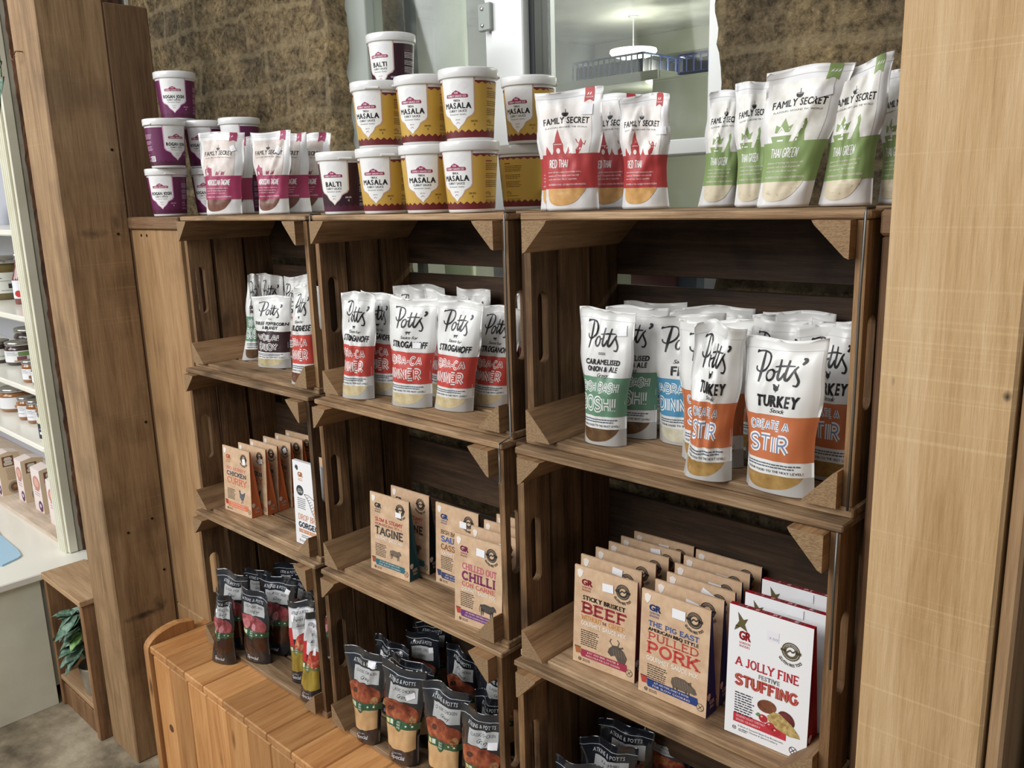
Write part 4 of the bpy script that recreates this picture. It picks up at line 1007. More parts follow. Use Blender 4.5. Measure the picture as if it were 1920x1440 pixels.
def rough_slab(name, x0, x1, y, z0, z1, thick, edge_l=0.0, edge_r=0.0, step=.011):
    """stone wall face as a relief grid with a ragged left or right edge, closed to a solid"""
    nx = max(2, int((x1 - x0) / step)); nz_ = max(2, int((z1 - z0) / step)); V = []; F = []
    def g(i, j): return j * (nx + 1) + i
    for j in range(nz_ + 1):
        z = z0 + (z1 - z0) * j / nz_
        for i in range(nx + 1):
            x = x0 + (x1 - x0) * i / nx
            wob = nz(z * 14, 3.3, 1) * 1.0 + nz(z * 40, 8.1, 2) * .4
            if i == nx: x += edge_r * wob
            if i == 0: x += edge_l * wob
            dy = nz(x * 9, z * 11, 4.4) * .016 + nz(x * 30, z * 30, 7.7) * .010 + nz(x * 70, z * 70, 2.7) * .004
            V.append((x, y + dy, z))
    nb = len(V); V += [(v[0], y + thick, v[2]) for v in V[:nb]]
    for j in range(nz_):
        for i in range(nx):
            F.append([g(i, j), g(i + 1, j), g(i + 1, j + 1), g(i, j + 1)]); F.append([nb + g(i, j), nb + g(i, j + 1), nb + g(i + 1, j + 1), nb + g(i + 1, j)])
    for j in range(nz_):
        F.append([g(0, j), g(0, j + 1), nb + g(0, j + 1), nb + g(0, j)]); F.append([g(nx, j), nb + g(nx, j), nb + g(nx, j + 1), g(nx, j + 1)])
    for i in range(nx):
        F.append([g(i, 0), nb + g(i, 0), nb + g(i + 1, 0), g(i + 1, 0)]); F.append([g(i, nz_), g(i + 1, nz_), nb + g(i + 1, nz_), nb + g(i, nz_)])
    return struct(mesh_obj(name, V, F, STONE, smooth=True))

rough_slab('wall_back', -1.86, -.852, WALLY, FLOOR, 1.1, .22, edge_r=.022)
struct(MB().box(-4.7, -1.86, .30, .52, FLOOR, 1.1, 0).build('wall_back', noisy('shop_plaster', (196, 194, 182), (214, 212, 200), 4, .8, .05)))
struct(MB().box(-4.7, -4.6, -4.2, .30, FLOOR, 1.1, 0).build('wall_left', MATS['shop_plaster']))
rough_slab('wall_back', .140, 1.6, WALLY, FLOOR, 1.1, .22, edge_l=.008)
rough_slab('wall_back', -.852, .140, WALLY + .01, FLOOR, -.27, .2)
rough_slab('wall_back', -.852, .140, WALLY, .78, 1.1, .22)

flo = MB().box(-4.6, 2.0, -4.2, .32, FLOOR - .05, FLOOR, 0).build('floor', noisy('worn_stone_floor', (96, 84, 66), (176, 162, 136), 7, .75, .35, 8, c3=(142, 128, 102), bscale=40)); struct(flo)

UPVC = plain('white_upvc', (216, 220, 218), .35, coat=.2)
UPVC_G = plain('grey_frame_paint', (150, 158, 150), .5)
GASK = plain('black_gasket', (22, 26, 30), .5)
def glass_mat():
    m = bpy.data.materials.new('window_glass'); m.use_nodes = True; nt = m.node_tree; N = nt.nodes; L = nt.links
    N.remove(N['Principled BSDF']); out = N['Material Output']
    tr = N.new('ShaderNodeBsdfTransparent'); tr.inputs[0].default_value = (.88, .90, .87, 1)
    gl = N.new('ShaderNodeBsdfGlossy'); gl.inputs['Roughness'].default_value = .03
    lw = N.new('ShaderNodeLayerWeight'); lw.inputs['Blend'].default_value = .18
    df = N.new('ShaderNodeBsdfDiffuse'); df.inputs[0].default_value = (.75, .8, .78, 1)
    n = N.new('ShaderNodeTexNoise'); n.inputs['Scale'].default_value = 7; n.inputs['Detail'].default_value = 6; tc = N.new('ShaderNodeTexCoord'); L.new(tc.outputs['Object'], n.inputs['Vector'])
    r = N.new('ShaderNodeValToRGB'); r.color_ramp.elements[0].position = .5; r.color_ramp.elements[1].position = .8; r.color_ramp.elements[0].color = (.02, .02, .02, 1); r.color_ramp.elements[1].color = (.16, .16, .16, 1)
    L.new(n.outputs['Fac'], r.inputs['Fac'])
    m1 = N.new('ShaderNodeMixShader'); m2 = N.new('ShaderNodeMixShader')
    L.new(lw.outputs['Fresnel'], m1.inputs[0]); L.new(tr.outputs[0], m1.inputs[1]); L.new(gl.outputs[0], m1.inputs[2])
    L.new(r.outputs[0], m2.inputs[0]); L.new(m1.outputs[0], m2.inputs[1]); L.new(df.outputs[0], m2.inputs[2]); L.new(m2.outputs[0], out.inputs['Surface'])
    return m
GLASS = glass_mat()
win = empty('window_1', (-.37, .37, -.25)); struct(win)
def wpart(nm, x0, x1, y0, y1, z0, z1, mt, c=.002):
    return MB().box(x0 + .37, x1 + .37, y0 - .37, y1 - .37, z0 + .25, z1 + .25, c).build(nm, mt, win)
ZT = .80
wpart('window_frame', -.905, -.868, .335, .43, -.26, ZT, UPVC)
wpart('window_frame', .103, .160, .335, .43, -.26, ZT, UPVC)
wpart('window_frame', -.868, .103, .36, .43, ZT - .03, ZT, UPVC)
wpart('window_sill', -.868, .103, .335, .45, -.27, -.235, UPVC)
wpart('mullion', -.372, -.290, .335, .43, -.235, ZT - .03, UPVC)
wpart('sash_stile', -.868, -.776, .350, .40, -.235, ZT - .03, UPVC_G)
wpart('sash_stile', -.398, -.374, .345, .40, -.235, ZT - .03, UPVC)
wpart('transom', -.290, .103, .345, .42, .083, .108, UPVC)
wpart('gasket', -.290, -.276, .352, .40, .108, ZT - .03, GASK, .001)
wpart('gasket', .094, .103, .355, .40, .108, ZT - .03, GASK, .001)
wpart('glass_pane', -.776, -.398, .372, .376, -.235, ZT - .03, GLASS, 0)
wpart('glass_pane', -.276, .094, .372, .376, .108, ZT - .03, GLASS, 0)
wpart('glass_pane', -.290, .103, .372, .376, -.235, .083, GLASS, 0)
hg = wpart('hinge', -.398, -.365, .326, .336, .335, .385, UPVC_G)
for q in (.345, .375): 
    o = MB().lathe([(.0035, 0), (.0035, .002), (.001, .0026)], 10).build('screw', plain('steel', (150, 150, 148), .3, 1.0), hg); o.rotation_euler = (math.pi / 2, 0, 0); o.location = (-.386 + .37, .326 - .37, q + .25)

# the store room seen through the glass
ROOMW = noisy('painted_blockwork', (172, 174, 160), (196, 198, 184), 3, .7, .1)
CEIL = noisy('plaster_ceiling', (186, 190, 182), (222, 224, 218), 6, .8, .15, 6)
for nm, b in (('wall_far', (-1.9, 1.6, 2.5, 2.6, FLOOR, .75)), ('wall_left', (-1.9, -1.765, .53, 2.5, FLOOR, .75)), ('wall_right', (1.6, 1.7, .53, 2.6, FLOOR, .75))):
    struct(MB().box(*b, 0).build(nm, ROOMW))
struct(MB().box(-1.9, 1.7, .53, 2.6, .69, .80, 0).build('ceiling', CEIL))
struct(MB().box(-1.9, 1.7, .53, 2.6, FLOOR - .05, FLOOR, 0).build('floor', plain('grey_floor', (120, 120, 114), .6)))
struct(MB().box(-1.72, -.9, 2.40, 2.5, .60, .69, .002).build('trim_1', plain('cream_trim', (196, 200, 182), .6)))

lamp = empty('ceiling_lamp', (-1.22, 2.0, .69), 0, 'lit round ceiling lamp seen through the window glass', 'lamp')
MB().lathe([(.0015, -.118), (.0015, -.006), (.02, -.004), (.02, 0)], 20).build('lamp_base', UPVC, lamp, True)
MB().lathe([(.012, -.158), (.05, -.155), (.082, -.145), (.092, -.133), (.09, -.124), (.0015, -.118)], 32).build('lamp_shade', plain('lit_shade', (255, 252, 236), .4, emit=5.0), lamp, True)
ld = bpy.data.lights.new('ceiling_lamp_bulb', 'POINT'); ld.energy = 13; ld.shadow_soft_size = .09; ld.color = (1, .97, .88)
lb = bpy.data.objects.new('ceiling_lamp_bulb', ld); link(lb); lb.location = (-1.0, 1.9, .42)
la = bpy.data.lights.new('storeroom_fill_light', 'AREA'); la.shape = 'RECTANGLE'; la.size = 1.2; la.size_y = .1; la.energy = 30; la.color = (1, .99, .93)  # unseen fill light added to brighten the store room
lo_ = bpy.data.objects.new('storeroom_fill_light', la); link(lo_); lo_.location = (.4, 1.3, .68)

def plastic_crate(x0, x1, y0, y1, z0, z1, col_, label):
    root = empty('plastic_crate', ((x0 + x1) / 2, (y0 + y1) / 2, z0), 0, label, 'crate')
    w, d, h = (x1 - x0) / 2, (y1 - y0) / 2, z1 - z0
    m = MB()
    for z in (0, h - .008): 
        m.box(-w, w, -d, -d + .006, z, z + .008); m.box(-w, w, d - .006, d, z, z + .008); m.box(-w, -w + .006, -d, d, z, z + .008); m.box(w - .006, w, -d, d, z, z + .008)
    n = int((x1 - x0) / .024)
    for i in range(n + 1):
        x = -w + .003 + i * (2 * w - .006) / n
        m.box(x - .003, x + .003, -d, -d + .005, 0, h); m.box(x - .003, x + .003, d - .005, d, 0, h)
    for i in range(6): y = -d + i * 2 * d / 5; m.box(-w, -w + .005, y - .003, y + .003, 0, h); m.box(w - .005, w, y - .003, y + .003, 0, h)
    m.box(-w, w, -d, d, 0, .006)
    m.box(-w + .01, w - .01, -d + .012, d - .012, .006, h * .75, mi=1)
    m.build('crate_shell', [plain('crate_blue_%d' % col_[2], col_, .4), plain('dark_contents', (30, 34, 40), .6)], root); return root
plastic_crate(-1.35, -1.02, 1.78, 2.05, .436, .515, (40, 60, 110), 'dark blue slatted plastic crate on the steel shelf beyond the window')
plastic_crate(-.76, -.62, 1.60, 1.85, .392, .455, (30, 54, 140), 'bright blue plastic crate on the pale cupboard beyond the window')
sh = empty('steel_shelf', (-1.1, 1.9, FLOOR), 0, 'pale steel shelf carrying the dark blue crate beyond the window', 'shelf')
MB().box(-.33, .20, -.2, .2, .430 - FLOOR - .026, .436 - FLOOR - .002).build('shelf_board', plain('pale_steel', (190, 196, 180), .4, .3), sh)
MB().box(-.33, .20, -.205, -.195, .402 - FLOOR, .436 - FLOOR - .002).build('front_rail', plain('pale_steel', (190, 196, 180), .4, .3), sh)
for sx in (-.32, .19):
    for sy in (-.19, .19): MB().box(sx - .012, sx + .012, sy - .012, sy + .012, 0, .41 - FLOOR).build('leg', plain('pale_steel', (190, 196, 180), .4, .3), sh)
cb = empty('storage_cupboard', (-.66, 1.8, FLOOR), 0, 'tall pale green storage cupboard beyond the right window pane', 'cupboard')
MB().box(-.20, .25, -.2, .25, .02, .39 - FLOOR, .003).build('cupboard_body', plain('pale_grey_green_paint', (166, 170, 152), .5), cb)
MB().box(-.19, .02, -.212, -.2, .06, .38 - FLOOR, .002).build('door', plain('pale_grey_green_paint', (166, 170, 152), .5), cb)
MB().box(.03, .24, -.212, -.2, .06, .38 - FLOOR, .002).build('door', plain('pale_grey_green_paint', (166, 170, 152), .5), cb)
# pale panels and a doorway edge just beyond the left pane
for i, (x0, x1, y_, c, lb_) in enumerate(((-.985, -.925, .56, (176, 184, 170), 'pale grey'), (-.905, -.875, .58, (96, 104, 98), 'dark grey'), (-.842, -.735, .62, (196, 206, 174), 'pale green'))):
    o = MB().box(x0, x1, y_ - .008, y_ + .008, FLOOR, .62, .003).build('tall_panel', plain('panel_paint_%d' % i, c, .6))
    tag(o, lb_ + ' upright panel standing just beyond the left window pane', 'panel')
gb = empty('green_bottle', (.096, .395, -.235), 0, 'green plastic bottle on the sill outside the lower window pane', 'bottle')
MB().lathe([(.02, 0), (.024, .004), (.024, .20), (.018, .225), (.009, .245), (.009, .25)], 20).build('bottle_body', plain('green_plastic', (20, 120, 74), .35), gb, True)
MB().lathe([(.010, .25), (.011, .252), (.011, .272), (.007, .278)], 14).build('cap', plain('pale_blue_plastic', (160, 196, 226), .35), gb, True)

for x0, x1, c, nm_, lb_ in ((.018, .055, (40, 56, 90), 'blue_carton', 'navy carton on the sill, seen through the slot behind the top right crate'), (-.085, .014, (120, 44, 44), 'red_carton', 'dark red carton on the sill seen through the slot behind the top right crate')):
    tag(MB().box(x0, x1, .39, .45, -.234, -.07, .002).build(nm_, plain('carton_%d' % c[0], c, .5)), lb_, 'box')
# ------------------------------------------------------------------ posts, boards, bench
OAKZ = oak('z'); BZ_ = -1.034
def planked(name, box, mt, label, cat, c=.003, extra=None):
    x0, x1, y0, y1, z0, z1 = box
    root = empty(name, ((x0 + x1) / 2, (y0 + y1) / 2, z0), 0, label, cat)
    MB().box(-(x1 - x0) / 2, (x1 - x0) / 2, -(y1 - y0) / 2, (y1 - y0) / 2, 0, z1 - z0, c, seed=RND.random() * 9).build('timber', mt, root)
    return root
PO = wood('pale_post_wood_z', 'z', (184, 140, 86), (210, 168, 114), (228, 192, 142), rough=.65, knots=.0, saw=.12, bump=.4, marks=[(.0487, -.0767, 1.302, .004, .02, .005, .9), (-.0424, -.0767, 1.304, .002, .01, .005, .5)])
PL = planked('wooden_post', (-1.480, -1.3168, -.1533, .0, FLOOR, .95), wood('weathered_post_wood_z', 'z', (128, 94, 60), (166, 128, 86), (196, 158, 112), rough=.6, knots=.12, stain=.35, saw=.12, marks=[(.0816, -.012, .415, .03, .055, .010, .8), (.0816, .03, .425, .03, .022, .028, .6), (.0816, -.01, 1.412, .02, .035, .012, .5), (.0816, .045, 1.44, .02, .008, .02, .5)]), 'tall square timber post on the left between crates and white shelf unit', 'post')
PR = planked('wooden_post', (.5745, .684, -.1533, .008, FLOOR, .95), PO, 'tall pale rough-sawn timber post in front of the crates on the right', 'post')
planked('timber_upright', (.6872, .7000, -.1500, .02, FLOOR, .95), wood('upright_wood_z', 'z', (140, 104, 66), (170, 132, 90), (196, 158, 112), rough=.6, knots=.1), 'timber upright fixed along the far side of the right post', 'post')  # mid-brown grain, darker than the pale post
bark = noisy('rough_bark', (40, 24, 16), (120, 74, 44), 22, .9, .9, 8, stretch=(1, 1, .4))
o = rough = None
tk = MB().box(.712, .93, -.09, .10, FLOOR, .95, .01).build('tree_trunk_post', bark); tag(tk, 'dark rough-barked timber at the right edge beyond the post', 'post')

# screws/nails, hook
nail = plain('dark_iron', (44, 34, 28), .5, .6)
def nail_at(parent, x, y, z, ax):
    o = MB().lathe([(.0035, 0), (.0035, .0012), (.001, .0018)], 8).build('nail_head', nail, parent)
    o.location = (x, y, z); o.rotation_euler = (0, math.pi / 2, 0) if ax == 'x' else (math.pi / 2, 0, 0)
for (y, z) in ((-.02, .16), (-.03, -.04), (-.02, -.52), (-.035, -.78), (-.1, -.80), (-.02, -.93)):
    nail_at(PL, .0816, y + .077, z - FLOOR, 'x')
hk = MB().tube([(-1.420, -.153, .384), (-1.420, -.166, .384), (-1.422, -.168, .384), (-1.428, -.170, .380)] + [(-1.440 + .014 * math.cos(a), -.170, .380 + .013 * math.sin(a)) for a in [x * .45 for x in range(0, -9, -1)]] + [(-1.452, -.170, .392)], .0014, 6).build('screw_hook', plain('rusty_iron', (120, 82, 52), .5, .5)); tag(hk, 'small open screw hook in the front of the left post', 'hook')

planked('side_board', (-1.352, -1.3170, .001, .108, FLOOR, .497), wood('side_board_wood_z', 'z', (84, 58, 36), (116, 84, 54), (142, 106, 70), knots=.2), 'dark upright board standing behind the left post against the stone wall', 'board')  # part below the ledge is added to darken the gap beside the post
fb = planked('filler_board', (-1.3155, -1.066, .003, .030, BZ_ + .0004, -.030), OAKZ, 'wide pale upright board between the left post and the crate stack', 'board')
MB().box(-1.3155 + 1.19075, -1.166 + 1.19075, .003 - .0165, .030 - .0165, FLOOR - BZ_, -.0002, .003).build('timber', OAKZ, fb)
for q in (-.06, -.09): nail_at(fb, q + .02, -.0135, -.045 - BZ_, 'y')
planked('ledge_block', (-1.3160, -1.052, -.004, .20, -.030, -.001), wood('ledge_wood_x', 'x', (92, 64, 42), (134, 98, 66), (164, 126, 88), stain=.5), 'short brown ledge plank under the stacked purple tubs', 'plank')
planked('added_hole_backing', (-1.064, -1.0495, .032, .222, BZ_ + .0004, -.0305), wood('spacer_wood_z', 'z', (48, 30, 18), (74, 48, 28), (98, 68, 42)), 'dark board added behind the hand holes of the left crate stack to keep them dark', 'board')  # board added so the hand holes show shade instead of lit stone
planked('filler_board', (.508, .66, .012, .034, BZ_ + .0004, -.028), wood('dark_filler_z', 'z', (66, 42, 24), (98, 66, 40), (126, 92, 60)), 'brown upright board between the crates and the right post', 'board')
planked('ledge_block', (.506, .66, .010, .22, -.028, -.001), wood('ledge_wood_x', 'x', (92, 64, 42), (134, 98, 66), (164, 126, 88), stain=.5), 'short brown ledge plank at the right end of the top shelf', 'plank')

# pine bench
BZ = -1.034
bench = empty('pine_bench', (-.3, .07, FLOOR), 0, 'varnished pine bench with planked top and front under the crates', 'bench')
bx0, bx1, by0, by1 = -1.137, .570, -.150, .28
m = MB(); x = bx0
while x < bx1:
    x2 = min(x + .0895, bx1); m.box(x + .0007 + .3, x2 - .0007 + .3, by0 - .004 - .07, by1 - .07, BZ - .018 - FLOOR, BZ - FLOOR, .0024); x = x2
m.build('bench_top', pine('y'), bench)
m = MB(); x = bx0 + .004
while x < bx1:
    x2 = min(x + .0895, bx1); m.box(x + .0008 + .3, x2 - .0008 + .3, by0 - .07, by0 + .018 - .07, .004, BZ - .024 - FLOOR, .0028); x = x2
m.build('front_panel', pine('z'), bench)
MB().box(bx0 + .3, bx1 + .3, by0 + .002 - .07, by0 + .018 - .07, BZ - .026 - FLOOR, BZ - .018 - FLOOR, .001).build('top_batten', wood('batten_wood_x', 'x', (110, 76, 48), (150, 112, 78), (176, 138, 100)), bench)
pts = [(by0 - .008, 0), (by0 - .008, BZ - .012)] + [(by0 - .008 + .085 * (1 - math.cos(a)), BZ - .012 + .042 * math.sin(a)) for a in [x * math.pi / 16 for x in range(1, 9)]] + [(by0 + .115, BZ + .022), (by0 + .115, BZ), (by1, BZ), (by1, 0)]
pts = [(p[0], p[1] if p[1] else FLOOR) for p in pts]
MB().prism([(p[0] - .07, p[1] - FLOOR) for p in pts], bx0 - .026 + .3, bx0 + .3, 'x').build('end_panel', pine('z'), bench)
o = MB().lathe([(.010, 0), (.010, .001), (.004, .0012)], 16).build('wood_plug', plain('dark_knot', (96, 58, 32), .5), bench); o.rotation_euler = (math.pi / 2, 0, 0); o.location = (-1.075 + .3, by0 - .07, -1.235 - FLOOR); o.scale = (1, 1, 1)

# ------------------------------------------------------------------ apple crates
CL, CH, CD = .500, .3446, .228
def crate(x0, y0, ztop, label, seed, hole=True):
    global RND
    RND = random.Random(seed)
    root = empty('apple_crate', (x0, y0, ztop - CH), 0, label, 'crate', 'old wooden fruit crates stacked on their sides as shelving')
    J = .0012
    cut = [(.004, .060), (.070, .140), (.149, .216)]
    for side in (0, 1):
        xa, xb = (.003, .015) if side == 0 else (CL - .015, CL - .003)
        m = MB()
        for k, (a, b) in enumerate(cut):
            a += (RND.random() - .5) * .004; b += (RND.random() - .5) * .004
            out = [(a, .013), (b, .013), (b, CH - .011), (a, CH - .011)]
            holes = [stadium((a + b) / 2 - .004, CH * .51, .0115, .054)] if k == 0 else []
            m.prism(out, xa, xb, 'x', holes=holes)
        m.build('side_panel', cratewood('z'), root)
    for nm, za, zb in (('bottom_panel', .0, .012), ('top_panel', CH - .010, CH - .0002)):
        m = MB()
        for k, (a, b) in enumerate([(.0, .070), (.077, .145), (.153, .220)]):
            m.box(0, CL, a + (RND.random() - .5) * .003 * (k > 0), b + (RND.random() - .5) * .004, za, zb, .0018, jit=J * .3)
        m.build(nm, cratewood('x'), root)
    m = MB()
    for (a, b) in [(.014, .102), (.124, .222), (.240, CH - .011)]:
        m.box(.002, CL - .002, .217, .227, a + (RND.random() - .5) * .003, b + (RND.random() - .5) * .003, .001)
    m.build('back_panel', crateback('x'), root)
    for sx in (0, 1):
        for sz in (0, 1):
            w1 = .044 + (RND.random() - .5) * .006; h1 = .044 + (RND.random() - .5) * .006
            X = .0155 if sx == 0 else CL - .0155; Z = .0125 if sz == 0 else CH - .0105
            dx = w1 if sx == 0 else -w1; dz = h1 if sz == 0 else -h1
            tri = [(X, Z), (X + dx, Z), (X + dx * .93, Z + dz * .12), (X + dx * .12, Z + dz * .95), (X, Z + dz)]
            fr = -.014 + (RND.random() - .5) * .006
            m = MB(); m.prism(tri, fr, .214, 'y', mi=0, cap_mi=1)
            m.build('corner_post', [postwood('y'), endgrain()], root)
    return root
XC = (-1.047, -.526, 0.0)
YR = (0.0, -.026, -.042)
ZR = (-.0003, -.3448, -.6893)
CLAB = [['top left crate holding the peppercorn and bolognese pouches', 'middle left crate holding orange-sided chicken curry boxes', 'bottom left crate on the pine bench holding beef gravy pouches'],
        ['top middle crate holding red-banded stroganoff pouches', 'centre crate holding the tagine and chilli boxes', 'bottom middle crate holding dark chicken gravy pouches'],
        ['top right crate holding orange-banded turkey stock pouches', 'middle right crate holding beef, pork and stuffing boxes', 'bottom right crate holding korma sauce pouches, cut by the frame']]
for c in range(3):
    for r_ in range(3):
        crate(XC[c], YR[r_], ZR[r_], 'old wooden apple crate, ' + CLAB[c][r_], 11 + c * 3 + r_)
# spacer battens between the stacks
for i, (x, z0, z1, yy) in enumerate(((-.0245, -.3440, -.001, .004), (-.0245, -.6886, -.346, -.020), (-.5450, -.3440, -.001, .004), (-.5450, -.6886, -.346, -.020))):
    planked('spacer_batten', (x + .0008, x + (.0232 if i < 2 else .0180), yy + .02, yy + .20, z0, z1), wood('spacer_wood_z', 'z', (48, 30, 18), (74, 48, 28), (98, 68, 42)), ['dark upright batten between the middle and right crate stacks, upper', 'dark upright batten between the middle and right crate stacks, lower', 'dark upright batten between the left and middle crate stacks, upper', 'dark upright batten between the left and middle crate stacks, lower'][i], 'batten')
wire = plain('grey_wire', (112, 112, 108), .4, .8)
def wtie(pts, label):
    o = MB().tube(catmull(pts, 4) if len(pts[0]) < 3 else pts, .0016, 6).build('wire_tie', wire, None, True); tag(o, label, 'wire', 'wire ties binding the crates')
wtie([(-.0270, .02, .0012), (-.0275, -.003, .0012), (-.0275, -.0042, -.004), (-.0280, -.0042, -.12), (-.0272, -.0042, -.25), (-.0275, -.0042, -.338), (-.0272, -.030, -.344), (-.0275, -.0305, -.352), (-.0275, -.0305, -.405), (-.040, -.033, -.413)], 'twisted wire down the joint between the middle and right upper crates')
wtie([(.4960, .02, .0012), (.4962, -.003, .0012), (.4962, -.0042, -.004), (.4950, -.0042, -.10), (.4955, -.0042, -.22), (.4950, -.0042, -.334)], 'straight wire down the right edge of the top right crate')
wtie([(.4955, -.0295, -.352), (.4950, -.0302, -.42), (.4958, -.0302, -.52)], 'short wire down the right edge of the middle right crate')
wtie([(-.5240, .02, .0012), (-.5242, -.003, .0012), (-.5242, -.0042, -.004), (-.5246, -.0042, -.05)], 'short wire over the top joint of left and middle crates')
# ------------------------------------------------------------------ tubs on the top shelf
H_ = .109
GT = 'sauce tubs stacked on the top shelf'
A0 = lambda x, y: math.atan2(.852 - x, .923 + y)      # bearing of the shop aisle viewpoint, used only to turn labels towards customers
def T(kind, x, y, lev, off, label):
    z = .0005 + lev * (H_ + .0003)
    tub(kind, x, y, z, A0(x, y) - math.radians(off), label, GT)
T('balti', -.467, .036, 0, 28, 'dark plum balti sauce tub, lowest and leftmost of the yellow stacks')
T('masala', -.355, .040, 0, 24, 'yellow masala tub in the bottom row right beside the balti tub')
T('masala', -.258, .056, 0, 15, 'yellow masala tub in the bottom row, middle of the three front ones')
T('masala', -.156, .056, 0, 35, 'yellow masala tub in the bottom row, nearest the gap before the rear stack')
T('masala', -.368, .048, 1, 32, 'yellow masala tub in the second row directly under the lone balti tub')
T('masala', -.270, .064, 1, 30, 'yellow masala tub, middle of the second row')
T('masala', -.168, .070, 1, 27, 'yellow masala tub at the right end of the second front row')
T('masala', -.174, .219, 1, 30, 'yellow masala tub on top of the rear two-high stack by the window mullion')
T('masala', -.196, .226, 0, 120, 'yellow tub showing its ingredients side at the foot of the rear stack')
T('balti', -.498, .190, 2, 35, 'single dark balti tub on the very top of the stacks')
T('balti', -.496, .190, 1, 20, 'balti tub hidden behind the second row, carrying the topmost balti tub')
T('balti', -.500, .190, 0, 20, 'balti tub hidden at the back of the bottom row')
T('rogan', -1.172, .040, 0, 24, 'purple rogan josh tub standing on the ledge block, bottom left')
T('rogan', -1.150, .140, 0, 25, 'purple rogan josh tub at the bottom behind the leftmost pink pouch')
T('rogan', -1.146, .036, 1, -33, 'purple rogan josh tub showing its barcode, left of the middle tier')
T('rogan', -1.150, .134, 1, 17, 'purple rogan josh tub in the centre of the middle tier')
T('rogan', -1.045, .170, 1, 40, 'purple rogan josh tub half hidden, right end of the middle tier')
T('rogan', -1.048, .172, 0, 40, 'purple rogan josh tub hidden low behind the pink pouches')
T('rogan', -1.176, .088, 2, 10, 'purple rogan josh tub alone on top of the left pyramid')

